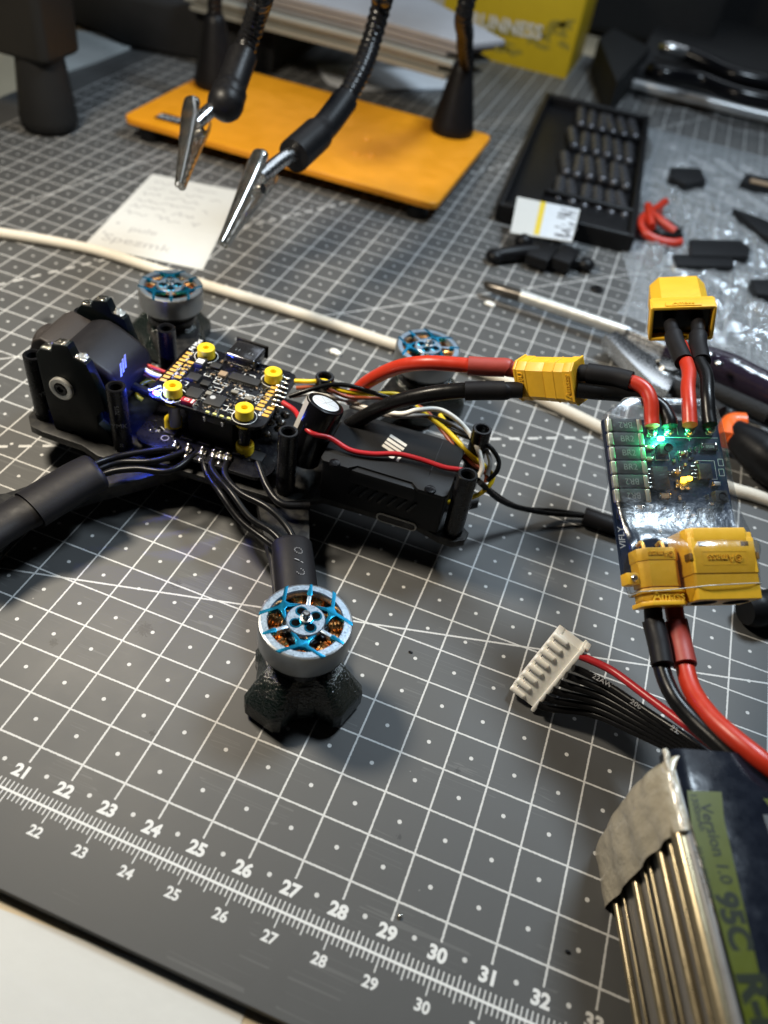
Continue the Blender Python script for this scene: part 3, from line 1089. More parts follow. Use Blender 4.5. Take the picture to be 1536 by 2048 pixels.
# glossy solder lumps at the rear of the stack
b = B()
for (px, py, z_) in ((548, 820, 2.35), (553, 836, 2.2), (562, 845, 2.25), (540, 845, 2.0), (570, 830, 2.3), (556, 858, 1.9), (535, 868, 1.9)):
    c = dl(px, py, z_)
    b.ball(c, random.uniform(0.08, 0.15), sq=(1.2, 1, 0.9))
b.obj('battery_pad_joint', mat('fluxed solder', (0.16, 0.15, 0.14), 0.12, m=0.8, bump=(9, 0.7, 0.05)), esc)
b = B()
for i in range(7):
    c = fl(563 - 2.2 * i, 757 + 9.5 * i)
    b.ball((c.x, c.y, FZ + 0.05), 0.07, sq=(1.9, 0.8, 0.8))
    b.ball((c.x + 0.16, c.y + 0.01, FZ + 0.04), 0.045, sq=(2, 0.8, 0.8))
b.obj('wire_joint', solder, fc)

# ---- capacitor
ct = dl(652, 806, 3.62)
cbm = dl(612, 893, 2.35)
ax = (ct - cbm).normalized()
f = axes(ct, ax.cross(V((0.2, 1, 0))), ax.cross(ax.cross(V((0.2, 1, 0)))), ax)
b = B()
b.lathe([(0.0, -1.75), (0.48, -1.75), (0.51, -1.7), (0.51, -0.06), (0.49, -0.015), (0.46, 0.0), (0.36, -0.005)], 40, mx=f)
cp = b.obj('capacitor', gloss_black, dr)
b = B()
b.lathe([(0.0, 0.0), (0.35, 0.0), (0.37, -0.01)], 32, mx=f)
b.obj('capacitor_lid', mat('brushed aluminium', (0.72, 0.78, 0.84), 0.36, m=0.35, var=(9, 0.2), bump=(30, 0.3, 0.01)), cp)
b = B()
for k in range(3):
    b.box((0, 0, 0.002), (0.68, 0.012, 0.004), mx=f @ RZ(18 + 60 * k))
b.obj('vent_score', silk_dim, cp)
# pale stripe of the sleeve: a strip of the cylinder facing the left of the photo
b = B()
t = bmesh.new()
side = (f.inverted().to_3x3() @ (DI.to_3x3() @ V((-0.75, -0.75, -0.1))))
a0 = math.atan2(side.y, side.x)
ring = []
for i in range(9):
    a = a0 + rad(-34 + 8.5 * i) - rad(28)
    ring.append([t.verts.new((0.513 * math.cos(a), 0.513 * math.sin(a), zz)) for zz in (-1.68, -0.06)] + [t.verts.new((0.47 * math.cos(a), 0.47 * math.sin(a), 0.002))])
for A_, B_ in zip(ring, ring[1:]):
    for k in (0, 1):
        t.faces.new((A_[k], B_[k], B_[k + 1], A_[k + 1]))
b._in(t, f, 0)
b.obj('sleeve_stripe', mat('grey sleeve', (0.36, 0.35, 0.34), 0.4, var=(5, 0.1)), cp, ang=60)

# ---- video transmitter
VX0, VX1, VY0, VY1, VZ0, VZ1 = 3.05, 6.38, -1.0, 1.15, 1.30, 2.72
b = B()
b.box(((VX0 + VX1) / 2, (VY0 + VY1) / 2 + 0.02, (VZ0 + VZ1) / 2 - 0.03), (VX1 - VX0 - 0.08, VY1 - VY0 - 0.1, VZ1 - VZ0 - 0.06), bev=0.07, seg=3)
vt = b.obj('video_transmitter', matte_black, dr)
b = B()
top = [(VX0, VY0 + 0.08), (VX0 + 0.08, VY0 - 0.02), (VX0 + 0.75, VY0 - 0.02), (VX0 + 0.95, VY0 + 0.16), (VX1 - 0.95, VY0 + 0.16), (VX1 - 0.75, VY0 - 0.02), (VX1 - 0.1, VY0 - 0.02), (VX1, VY0 + 0.1), (VX1, VY1 - 0.08), (VX1 - 0.1, VY1), (VX0 + 0.1, VY1), (VX0, VY1 - 0.1)]
b.prism(top, VZ1 - 0.12, VZ1, bev=0.03)
b.prism([(VX0 + 0.8, VY0 - 0.0), (VX1 - 0.8, VY0 - 0.0), (VX1 - 0.95, VY0 + 0.22), (VX0 + 0.95, VY0 + 0.22)], VZ1 - 0.5, VZ1 - 0.06, bev=0.08)
b.obj('top_cover', matte_black, vt)
b = B()
xs = VX1 - 0.62
b.box((xs, (VY0 + VY1) / 2 + 0.25, VZ1 + 0.001), (0.014, VY1 - VY0 - 0.55, 0.003))
b.obj('cover_seam', gloss_black, vt)
b = B()
for i in range(7):
    b.box((0, 0, 0), (0.07, 0.05, 0.42), mx=T(VX0 + 0.95 + 0.26 * i, VY0 + 0.05, 1.98) @ RY(28), bev=0.01)
b.obj('vent_slot', gloss_black, vt)
for (px, py) in ((669, 927), (860, 980)):
    c = dl(px, py, VZ1)
    b = B()
    b.lathe([(0, 0.05), (0.07, 0.055), (0.13, 0.045), (0.15, 0.0)], 24)
    b.box((0, 0, 0.052), (0.15, 0.03, 0.012))
    b.box((0, 0, 0.052), (0.03, 0.15, 0.0125))
    o = b.obj('cover_screw', gloss_black, vt)
    o.matrix_local = T(c.x, c.y, VZ1)
c = dl(790, 900, VZ1)
b = B()
lf = T(c.x, c.y, VZ1 + 0.003) @ RZ(82) @ M.Scale(0.31, 4)
sk = lambda pts: [(x + 0.28 * y, y) for x, y in pts]
b.prism(sk([(0.45, -0.6), (0.8, -0.6), (0.8, 1.15), (0.45, 1.15)]), 0, 0.01, mx=lf)
b.prism(sk([(1.0, -0.6), (1.35, -0.6), (1.35, 1.15), (1.0, 1.15)]), 0, 0.01, mx=lf)
b.prism(sk([(-0.15, 1.15), (-0.5, 1.15), (-0.5, 0.1), (-1.1, 0.1), (-1.1, -0.35), (-0.5, -0.35), (-0.15, -0.1)]), 0, 0.01, mx=lf)
b.prism(sk([(0.3, 1.15), (0.0, 1.15), (0.0, -0.25), (-0.35, -0.6), (-1.0, -0.6), (-1.0, -0.85), (-0.1, -0.85), (0.3, -0.45)]), 0, 0.0101, mx=lf)
b.obj('logo', mat('silver print', (0.75, 0.72, 0.66), 0.4, m=0.2, var=(20, 0.1)), vt)
cu = DI @ CO
rr = DI.to_3x3() @ ray(793, 1043)
pu = cu + rr * ((VY0 + 0.06 - cu.y) / rr.y)
b = B()
b.prism(rrect(-0.55, -0.14, 0.55, 0.14, 0.138), 0, 0.035, mx=axes(pu, (1, 0, 0), (0, 0, 1)))
up = b.obj('usb_port', mat('worn port rim', (0.34, 0.33, 0.31), 0.4, m=0.5), vt)
b = B()
b.prism(rrect(-0.51, -0.105, 0.51, 0.105, 0.1), 0.03, 0.037, mx=axes(pu, (1, 0, 0), (0, 0, 1)))
b.obj('port_opening', gloss_black, up)
for (px, py) in ((916, 912), (905, 955)):
    c = dl(px, py, 2.45)
    b = B()
    b.lathe([(0.0, 0.14), (0.05, 0.14), (0.07, 0.1), (0.07, 0.0)], 14, mx=T(*c))
    b.tube([c + V((0, 0, 0.05)), c + V((0.25, -0.12, 0.02)), c + V((0.5, -0.3, -0.2))], 0.06, mi=1)
    b.obj('antenna_plug', [gold, wire_black], vt)


# ---- wires
def wire(name, parent, pts, r, m, n=10):
    b_ = B()
    b_.tube(pts, r, n=n, sub=10)
    return b_.obj(name, m, parent, ang=70)


def dp(L):                                   # pixel + height triples to drone space
    return [dl(*q) for q in L]


def dD(L):
    return [dd_(*q) for q in L]


# motor leads
for k, L_ in enumerate(([(405, 908, 1.69), (413, 945, 1.50), (440, 985, 1.55), (480, 1040, 1.35), (528, 1078, 1.3), (565, 1105, 1.4)],
                        [(428, 912, 1.69), (425, 940, 1.65), (462, 985, 1.7), (500, 1035, 1.55), (545, 1065, 1.5), (582, 1105, 1.5)],
                        [(456, 919, 1.69), (450, 950, 1.65), (480, 985, 1.65), (535, 1015, 1.7), (575, 1055, 1.6), (600, 1105, 1.5)],
                        [(351, 897, 1.72), (300, 902, 1.72), (230, 915, 1.69), (175, 935, 1.75), (120, 975, 1.6)],
                        [(377, 901, 1.69), (310, 922, 1.65), (240, 925, 1.58), (190, 942, 1.6), (120, 985, 1.5)],
                        [(395, 905, 1.64), (340, 942, 1.65), (270, 938, 1.6), (205, 950, 1.5), (130, 1000, 1.4)])):
    wire('motor_wire', dr, dp(L_), 0.088, wire_black)
wire('motor_wire', dr, dp([(515, 925, 1.7), (535, 975, 1.55), (565, 1008, 1.5), (620, 1012, 1.5)]), 0.1, wire_black)
# heat shrink sleeves over the leads
b = B()
b.tube(dp([(583, 1086, 1.42), (587, 1120, 1.45), (596, 1200, 1.45)]), lambda t_: 0.50 if t_ > 0.04 else 0.46, n=24, flat=0.62, up=(0, 0, 1))
nr = b.obj('heat_shrink', shrink_black, dr, ang=60)
b = B()
for body, (px, py), sz in (('8', (597, 1100), 0.2), ('1', (598, 1120), 0.16), ('C', (601, 1142), 0.22)):
    q = dl(px, py, 1.79)
    for i in range(11):
        a = 2 * math.pi * i / 11
        if body == 'C' and 3 < i < 7:
            continue
        if body == '1':
            dx_, dy_ = -0.1 + 0.2 * i / 10, 0.0
        else:
            dx_, dy_ = 0.095 * math.cos(a), 0.075 * math.sin(a) * (1 if body != '8' else 1)
        if random.random() < 0.85:
            b.lathe([(0, 0.004), (0.011, 0.004), (0.011, -0.03)], 6, mx=T(q.x + dx_, q.y + dy_, q.z - 1.5 * (dx_ + 0.08) ** 2))
b.obj('dotted_print', silk_dim, nr)
b = B()
b.tube(dp([(195, 942, 1.55), (150, 965, 1.5), (60, 1020, 1.4)]), lambda t_: 0.62 if t_ > 0.03 else 0.55, n=24, flat=0.62, up=(0, 0, 1))
b.obj('heat_shrink', shrink_black, dr, ang=60)
b = B()
b.tube(dp([(66, 1016, 1.38), (20, 1040, 1.3), (-60, 1090, 1.3)]), 0.55, n=24, flat=0.6, up=(0, 0, 1))
b.obj('heat_shrink', shrink_black, dr, ang=60)
wire('motor_wire', dr, dp([(75, 1040, 1.1), (40, 1058, 0.9), (0, 1095, 0.8), (-40, 1130, 0.8)]), 0.1, wire_black)

# main power leads
wire('power_lead', dr, dD([(700, 800, 22.9), (722, 774, 22.3), (755, 752, 21.6), (800, 733, 20.9), (850, 726, 20.4), (900, 728, 20.2), (945, 732, 20.1)]), 0.19, wire_red, 16)
b = B()
b.tube(dD([(936, 731.5, 20.05), (980, 734, 20.0), (1010, 735, 19.95), (1018, 738, 19.95), (1046, 741, 19.9)]), lambda t_: 0.235 if t_ < 0.62 else 0.195, n=18)
b.obj('heat_shrink', shrink_red, dr, ang=60)
wire('power_lead', dr, dD([(590, 922, 22.6), (640, 885, 22.2), (690, 856, 21.7), (740, 827, 21.2), (790, 805, 20.7), (850, 790, 20.3), (900, 783, 20.1), (945, 780, 20.0)]), 0.2, wire_black, 16)
b = B()
b.tube(dD([(930, 782, 19.95), (980, 781, 19.9), (1008, 781, 19.85), (1014, 780, 19.85), (1045, 780, 19.8)]), lambda t_: 0.24 if t_ < 0.62 else 0.2, n=18)
b.obj('heat_shrink', shrink_black, dr, ang=60)

# signal loom between the boards and the transmitter
wire('signal_wire', dr, dp([(590, 762, 3.0), (620, 763, 3.12), (650, 762, 3.2), (668, 774, 3.2), (690, 783, 3.15), (735, 788, 3.1), (790, 788, 3.1), (815, 800, 2.95), (850, 828, 2.9), (895, 862, 2.85), (925, 895, 2.7), (965, 940, 2.2)]), 0.062, wire_yellow)
wire('signal_wire', dr, dp([(592, 776, 2.95), (635, 774, 3.0), (665, 782, 3.0), (700, 795, 2.9), (760, 796, 2.85), (810, 806, 2.9), (850, 820, 2.9), (885, 862, 2.75), (920, 905, 2.6), (965, 935, 2.2)]), 0.055, wire_brown)
wire('signal_wire', dr, dp([(578, 793, 2.95), (625, 778, 3.2), (665, 769, 3.3), (705, 773, 3.3), (760, 790, 3.15), (800, 803, 3.0), (845, 824, 2.85), (880, 850, 2.8), (930, 872, 2.9), (972, 888, 2.8), (995, 915, 2.6), (995, 940, 2.4), (975, 962, 2.1)]), 0.065, wire_black)
wire('signal_wire', dr, dp([(585, 792, 2.9), (620, 788, 2.95), (690, 800, 2.75), (740, 818, 2.8), (800, 828, 3.0), (835, 820, 3.15), (880, 820, 3.15), (920, 845, 3.05), (950, 885, 2.9), (964, 930, 2.6), (958, 955, 2.35)]), 0.068, wire_white)
wire('signal_wire', dr, dp([(700, 812, 2.7), (780, 832, 2.85), (850, 832, 2.9), (905, 850, 2.85), (960, 885, 2.7), (980, 920, 2.5), (975, 950, 2.2)]), 0.06, wire_grey)
wire('signal_wire', dr, dp([(860, 830, 2.8), (900, 880, 2.6), (935, 920, 2.5), (970, 945, 2.2), (972, 965, 2.0)]), 0.06, wire_brown)
wire('signal_wire', dr, dp([(880, 830, 2.8), (930, 900, 2.7), (972, 935, 2.3), (985, 960, 2.0), (955, 990, 1.7), (895, 1005, 1.5)]), 0.065, wire_yellow)
wire('signal_wire', dr, dp([(566, 805, 2.95), (590, 822, 3.0), (605, 848, 3.1), (625, 867, 3.12), (660, 876, 3.0), (700, 900, 2.85), (745, 908, 2.85), (795, 908, 2.9), (845, 920, 2.88), (890, 935, 2.88), (930, 942, 2.85), (948, 960, 2.4)]), 0.068, wire_red2)
for k, L_ in enumerate(([(330, 745, 2.5), (300, 733, 2.65), (285, 728, 2.6), (270, 733, 2.4)], [(335, 757, 2.5), (305, 748, 2.6), (283, 735, 2.6), (270, 740, 2.4)], [(325, 762, 2.5), (300, 752, 2.45), (280, 745, 2.45), (268, 748, 2.3)], [(318, 760, 2.3), (295, 762, 2.3), (280, 772, 2.2), (274, 790, 2.0), (285, 800, 1.9)])):
    wire('camera_wire', dr, dp(L_), 0.06, (wire_red, wire_white, wire_brown, wire_yellow)[k])
# antenna lead out of the back
wire('antenna_lead', dr, dp([(960, 965, 2.1), (1000, 1000, 1.3), (1050, 1018, 0.7), (1110, 1022, 0.35), (1165, 1030, 0.22)]), 0.08, wire_black)
wire('antenna_lead', dr, dp([(950, 955, 2.0), (985, 985, 1.5), (1030, 1012, 0.85), (1090, 1026, 0.5), (1170, 1032, 0.3)]), 0.075, wire_black)
b = B()
b.tube(dp([(1168, 1031, 0.3), (1200, 1042, 0.3), (1262, 1062, 0.3)]), 0.28, n=18, flat=0.85, up=(0, 0, 1))
b.obj('antenna_sleeve', shrink_black, dr)


# ---------------------------------------------------------------- yellow plugs
def plug_shell(b, L, W, H, mx, ch=0.16, groove=True, z0=0.0):
    """shell with two chamfered corners, axis along +x from 0 to L, width along y, height along z"""
    pr = [(-W / 2, -H / 2), (W / 2, -H / 2), (W / 2, H / 2 - ch), (W / 2 - ch, H / 2), (-W / 2 + ch, H / 2), (-W / 2, H / 2 - ch)]
    f = mx @ axes((0, 0, 0), (0, 1, 0), (0, 0, 1))      # local x->y, y->z, z->x
    b.prism(pr, z0, L, mx=f, bev=0.025)
    return f


xa, xb = atd(1042, 758, 20.0), atd(1160, 764, 18.9)
# the pair lies nearly square to the lens: width vector runs down the picture
wv_ = (atd(1098, 800, 19.85) - atd(1100, 724, 19.3))
XF = axes(xa, xb - xa, -wv_)
XL = (xb - xa).length
b = B()
plug_shell(b, XL * 0.5, 0.98, 0.52, DI @ XF)
plug_shell(b, 0.08, 1.06, 0.58, DI @ XF)
plug_shell(b, 0.34, 1.01, 0.55, DI @ XF)
pa = b.obj('power_plug', xt_yellow, dr)
b = B()
b.text('XT30U', 0.19, DI @ XF @ T(0.2, 0, 0.277) @ RZ(90), extr=0.018, bold=0.01)
b.obj('raised_lettering', xt_yellow, pa)

# ---------------------------------------------------------------- current limiter board
ex = V((0.889, 0.457, 0.006)).normalized()
LF = axes((1.78, 9.417, 5.576), ex, (-0.404, 0.778, 0.481))
LI = LF.inverted()
cl = thing('current_limiter', 'blue circuit board in clear heat shrink with lit green and amber lights and yellow plugs', 'circuit board', LF)
lc = LI @ CO


def lp(px, py, h=0.0):
    """point on the plane h above the board face, in board space"""
    d = LI.to_3x3() @ ray(px, py)
    return lc + d * ((h - lc.z) / d.z)


def ld(px, py, D):
    return LI @ atd(px, py, D)


W_, H_ = 2.78, 3.72
b = B()
b.prism([(0, 0), (0, -H_), (W_, -H_), (W_ + 0.02, -2.6), (W_, -0.12), (W_ - 0.1, 0.0)], -0.16, 0, bev=0.015)
lb = b.obj('circuit_board', pcb_blue, cl)
flip = (1, 0, 0, 0, 1, 1)
mark_m = mat('faded marking', (0.20, 0.20, 0.19), 0.6, var=(20, 0.3))
res_m = mat('resistor body', (0.028, 0.026, 0.024), 0.5, var=(7, 0.35), bump=(40, 0.2, 0.004))
term_m = mat('tinned terminal', (0.42, 0.39, 0.30), 0.38, m=0.6, bump=(9, 0.3, 0.02), var=(14, 0.2))
for k in range(6):
    pl_ = lp(1204 + 27 + 3.2 * k + 6.0, 849.5 + 28.3 * k, 0.06)
    cc_ = lp(1249 + 3.3 * k, 850 + 28.2 * k, 0.1)
    cx_, cy_ = cc_.x, cc_.y
    rl_ = (lp(1285, 850, 0.1) - lp(1215, 850, 0.1)).length
    rw_ = (lp(1249, 850, 0.1) - lp(1252.3, 878.2, 0.1)).length * 0.9
    b = B()
    b.box((0, 0, 0.06), (rl_ * 0.7, rw_, 0.11), bev=0.012)
    rs = b.obj('resistor', res_m, lb)
    rs.matrix_local = T(cx_, cy_, 0)
    b = B()
    for s in (-1, 1):
        b.box((s * rl_ * 0.43, 0, 0.058), (rl_ * 0.15, rw_ * 0.98, 0.116), bev=0.03, seg=3)
    b.obj('terminal', term_m, rs)
    b = B()
    b.text('BR2', 0.2, T(0.02, 0, 0.118) @ RZ(180 * flip[k]))
    b.obj('marking', mark_m, rs)
for (px, py) in ((1304, 858), (1338, 855), (1380, 856), (1421, 853)):
    c = lp(px, py, 0.08)
    b = B()
    b.ball((0, -0.02, 0.06), 0.135, sq=(1, 1.25, 0.85))
    b.ball((0.02, 0.12, 0.1), 0.08, sq=(0.9, 1.5, 0.9))
    b.ball((-0.03, -0.13, 0.02), 0.07, sq=(1.3, 1, 0.6))
    o = b.obj('solder_joint', solder, lb)
    o.matrix_local = T(c.x, c.y, 0)
parts = [('chip', (1412, 942), 0.30, 0.36, 0.13, chip_black, 'R'), ('chip', (1323, 955), 0.36, 0.52, 0.17, chip_black, 'S'), ('chip', (1328, 897), 0.2, 0.26, 0.16, chip_black, ''), ('resistor', (1420, 893), 0.30, 0.17, 0.08, chip_black, 'T'), ('capacitor', (1331, 991), 0.19, 0.12, 0.1, comp_tan, 'T'), ('capacitor', (1300, 894), 0.14, 0.09, 0.1, comp_tan, 'T'), ('capacitor', (1299, 917), 0.14, 0.09, 0.1, comp_tan, 'T'), ('chip', (1253, 1027), 0.30, 0.24, 0.09, chip_black, 'L'), ('capacitor', (1280, 1014), 0.13, 0.09, 0.08, comp_tan, 'T'), ('capacitor', (1366, 905), 0.1, 0.07, 0.08, comp_tan, 'T'), ('capacitor', (1435, 967), 0.16, 0.09, 0.09, silver_case, ''), ('inductor', (1444, 992), 0.3, 0.26, 0.18, chip_black, ''), ('capacitor', (1355, 942), 0.09, 0.09, 0.08, comp_tan, 'T'), ('chip', (1415, 1030), 0.34, 0.34, 0.1, chip_black, ''), ('capacitor', (1299, 1029), 0.08, 0.08, 0.09, silver_case, ''), ('capacitor', (1303, 1012), 0.08, 0.08, 0.09, silver_case, '')]
for nm, (px, py), sx, sy, h, mm, sty in parts:
    c = lp(px, py, h)
    b = B()
    b.box((0, 0, h / 2), (sx, sy, h), bev=0.012)
    if sty == 'R':
        for i in range(4):
            b.box((-sx / 2 - 0.09, 0.13 - 0.088 * i, 0.04), (0.14, 0.035, 0.05), bev=0.01, mi=1)
    elif sty == 'S':
        for i in range(5):
            b.box((-sx / 2 - 0.05, 0.2 - 0.1 * i, 0.06), (0.12, 0.05, 0.09), bev=0.02, mi=1)
    elif sty == 'L':
        for i in range(5):
            b.box((-sx / 2 - 0.02, 0.09 - 0.045 * i, 0.03), (0.06, 0.022, 0.04), mi=1)
    elif sty == 'T':
        for s in (-1, 1):
            b.box((s * (sx / 2 + 0.02), 0, h * 0.48), (0.06, sy * 1.04, h * 0.96), bev=0.012, mi=1)
    o = b.obj(nm, [mm, solder], lb)
    o.matrix_local = T(c.x, c.y, 0)
    if nm == 'resistor':
        b = B()
        b.text('R050', 0.1, T(0, 0, h + 0.002) @ RZ(180))
        b.obj('marking', silk_dim, o)
b = B()
for (px, py) in ((1337, 895), (1446, 993)):
    c = lp(px, py, 0.18)
    b.lathe([(0.0, 0.165), (0.075, 0.165), (0.08, 0.2), (0.1, 0.2), (0.105, 0.15)], 20, mx=T(c.x, c.y, 0))
b.obj('push_button', black_plastic, lb)
b = B()
for i in range(46):
    x_, y_ = random.uniform(0.95, 2.3), random.uniform(-2.9, -0.7)
    f = T(x_, y_, 0) @ RZ(random.choice((0, 90)))
    l_ = random.uniform(0.04, 0.09)
    b.box((0, 0, 0.025), (l_, 0.05, 0.05), mx=f, mi=random.choice((0, 2)))
    for s in (-1, 1):
        b.box((s * (l_ / 2 + 0.014), 0, 0.023), (0.03, 0.054, 0.048), mx=f, mi=1)
o = b.obj('small_components', [chip_black, solder, comp_tan], lb)
o['kind'] = 'stuff'
b = B()
c = lp(1244, 1075, 0)
b.text('VIFLY', 0.2, T(c.x, c.y, 0.004) @ RZ(90), bold=0.01)
c = lp(1378, 877, 0)
b.box((c.x, c.y, 0.004), (0.12, 0.022, 0.002))
b.box((c.x, c.y, 0.0042), (0.022, 0.12, 0.002))
c = lp(1418, 876, 0)
b.box((c.x, c.y, 0.004), (0.14, 0.022, 0.002))
for px, py, sx, sy in ((1323, 905, .34, .36), (1414, 940, .42, .44), (1276, 1026, .2, .2), (1264, 1026, .42, .3), (1441, 925, .12, .16), (1443, 945, .12, .16)):
    c = lp(px, py, 0)
    outline(b, c.x, c.y, sx, sy, z=0.004, wd_=0.014)
b.box((1.75, -0.18, 0.004), (0.014, 0.34, 0.002))
b.box((1.85, -0.42, 0.004), (1.75, 0.014, 0.002))
b.obj('silkscreen', silk_dim, lb)['kind'] = 'stuff'
c = lp(1322, 877, 0.06)
b = B()
b.box((0, 0, 0.05), (0.13, 0.09, 0.08), bev=0.015)
o = b.obj('green_led', led_green, lb)
o.matrix_local = T(c.x, c.y, 0)
GREEN = LF @ V((c.x, c.y - 0.02, 0.17))
c = lp(1378, 957, 0.06)
b = B()
b.box((0, 0, 0.05), (0.12, 0.09, 0.08), bev=0.015)
b.box((-0.13, -0.03, 0.04), (0.1, 0.12, 0.08), bev=0.015)
o = b.obj('amber_led', led_amber, lb)
o.matrix_local = T(c.x, c.y, 0)
AMBER = LF @ V((c.x, c.y, 0.17))


def led_light(name, loc, col, p, parent):
    l = bpy.data.lights.new(name, 'POINT')
    l.energy = p
    l.color = col
    l.shadow_soft_size = 0.05
    o = bpy.data.objects.new(name, l)
    COL.objects.link(o)
    o.location = loc


led_light('blue_led_glow', BLUE + V((-0.16, -0.12, 0.0)), (0.05, 0.10, 1.0), 240, fc)
led_light('green_led_glow', GREEN, (0.04, 1.0, 0.33), 110, lb)
led_light('amber_led_glow', AMBER, (1.0, 0.5, 0.03), 8, lb)

# plug sockets along the lower edge
def face(h, x0, y0, x1, y1):
    """centre x, width, top and bottom of a front face at height h, read off at its corners"""
    q = [lp(x0, y0, h), lp(x1, y0, h), lp(x1, y1, h), lp(x0, y1, h)]
    return sum(p.x for p in q) / 4, ((q[1].x - q[0].x) + (q[2].x - q[3].x)) / 2, (q[0].y + q[1].y) / 2, (q[2].y + q[3].y) / 2


sx_c, sw, sy0, sy1 = face(0.56, 1285, 1094, 1365, 1172)
sl = sy0 - sy1
sF = T(sx_c, sy0, 0.30) @ axes((0, 0, 0), (0, -1, 0), (1, 0, 0))      # axis runs down the board
b = B()
plug_shell(b, sl, sw, 0.50, sF)
plug_shell(b, sl * 0.33, sw * 1.03, 0.53, sF)
b.box((sl * 0.75, -sw * 0.63, -0.08), (0.26, sw * 0.38, 0.3), mx=sF, bev=0.04)
xs_ = b.obj('small_socket', xt_yellow, cl)
b = B()
b.text('©Amass', 0.19 * sw, sF @ T(sl * 0.17, 0, 0.268) @ RZ(-90), extr=0.018)
b.obj('raised_lettering', xt_yellow, xs_)
for s in (-0.24, 0.26):
    b = B()
    b.tube([(sx_c + s * sw, sy0 + 0.16, 0.02), (sx_c + s * sw, sy0 + 0.18, 0.22), (sx_c + s * sw, sy0 - 0.04, 0.30)], 0.045)
    b.obj('socket_pin', gold, xs_)
b = B()
b.lathe([(0, 0.05), (0.05, 0.05), (0.08, 0.02), (0.08, -0.02)], 14, mx=T(sx_c - sw * 0.63, sy0 - sl * 0.75, 0.38))
b.obj('socket_screw', steel, xs_)
lx_c, lw, ly0, ly1 = face(0.84, 1388, 1078, 1518, 1198)
ll = ly0 - ly1
bF = T(lx_c, ly0 + 0.16, 0.40) @ axes((0, 0, 0), (0, -1, 0), (1, 0, 0))
b = B()
plug_shell(b, ll + 0.16, lw, 0.84, bF, ch=0.04)
b.prism([(-lw * 0.51, -0.42), (lw * 0.51, -0.42), (lw * 0.51, 0.22), (lw * 0.38, 0.44), (-lw * 0.43, 0.44), (-lw * 0.51, 0.34)], -0.10, 0.26, mx=bF @ axes((0, 0, 0), (0, 1, 0), (0, 0, 1)), bev=0.05)
plug_shell(b, 0.88, lw * 1.03, 0.88, bF, ch=0.05, z0=0.12)
xl_ = b.obj('large_socket', xt_yellow, cl)
b = B()
b.text('©Amass', 0.158 * lw, bF @ T(0.56, 0, 0.445) @ RZ(-90), extr=0.018)
outline(b, 0.56, 0.0, 0.28, lw * 0.68, z=0.444, wd_=0.02, fr=bF)
b.obj('raised_lettering', xt_yellow, xl_)
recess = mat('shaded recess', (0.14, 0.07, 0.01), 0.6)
for x_, y_, z_, sx, sy, sz in ((0.26, -0.32, 0.437, 0.09, 0.17, 0.02), (0.26, 0.34, 0.437, 0.09, 0.17, 0.02), (0.52, -0.515, 0.34, 0.14, 0.06, 0.22), (0.52, 0.515, 0.34, 0.14, 0.06, 0.22)):
    b = B()
    b.box((x_, y_ * lw, z_), (sx, sy, sz), mx=bF, bev=0.005)
    b.obj('latch_slot', recess, xl_)
for s in (-0.25, 0.25):
    b = B()
    b.lathe([(0.0, 0), (0.18 * lw, 0.0), (0.19 * lw, -0.02)], 20, mx=bF @ T(ll + 0.164, s * lw, 0) @ RY(90))
    b.obj('socket_hole', hole_black, xl_)

# clear heat shrink around the board
b = B()
t = bmesh.new()
secs = []
XS = W_ / 2.42
for (yy, x0, x1, zf, zb) in ((0.44, 0.42, 2.32, 0.22, -0.12), (0.34, 0.28, 2.36, 0.24, -0.16), (0.10, 0.02, 2.42, 0.255, -0.19), (-0.3, -0.05, 2.45, 0.26, -0.2), (-1.0, -0.06, 2.46, 0.26, -0.2), (-1.7, -0.06, 2.47, 0.265, -0.2), (-2.05, -0.06, 2.48, 0.29, -0.2), (-2.35, -0.06, 2.5, 0.36, -0.2), (-2.65, -0.06, 2.52, 0.47, -0.2), (-2.9, -0.06, 2.50, 0.62, -0.2), (-3.05, -0.06, 2.48, 0.88, -0.2), (-3.4, -0.05, 2.4, 0.89, -0.2), (-3.75, -0.03, 2.36, 0.89, -0.2), (-3.95, 0.0, 2.35, 0.89, -0.15)):
    x0, x1 = x0 * XS, x1 * XS
    ring = []
    n = 40
    cxm, czm, hx, hz = (x0 + x1) / 2, (zf + zb) / 2, (x1 - x0) / 2, (zf - zb) / 2
    for i in range(n):
        a = 2 * math.pi * i / n
        ca, sa = math.cos(a), math.sin(a)
        e_ = 0.35
        ux, uz = math.copysign(abs(ca) ** e_, ca), math.copysign(abs(sa) ** e_, sa)
        lift = 0
        zz = czm + hz * uz
        xx = cxm + hx * ux
        if uz > 0 and yy < -2.2:                       # lower over the small socket
            lim = 0.62 + 0.27 * min(1, max(0, (xx - 0.95) / 0.3))
            zz = min(zz, lim)
        ring.append(t.verts.new((xx + random.uniform(-0.008, 0.008), yy + (0.10 * (xx / W_) - 0.08 if yy < -3.6 else 0), zz + random.uniform(-0.01, 0.01))))
    secs.append(ring)
ends = [[v.co.copy() for v in secs[0]], [v.co.copy() for v in secs[-1]]]
for A_, B_ in zip(secs, secs[1:]):
    for i in range(len(A_)):
        j = (i + 1) % len(A_)
        t.faces.new((A_[i], A_[j], B_[j], B_[i]))
bmesh.ops.recalc_face_normals(t, faces=t.faces)
bmesh.ops.subdivide_edges(t, edges=t.edges[:], cuts=1, use_grid_fill=True, smooth=0.6)
b._in(t, None, 0)
slv = b.obj('clear_sleeve', film, cl, ang=80)
rim_m = mat('cut film edge', (0.75, 0.78, 0.78), 0.2, trans=0.6)
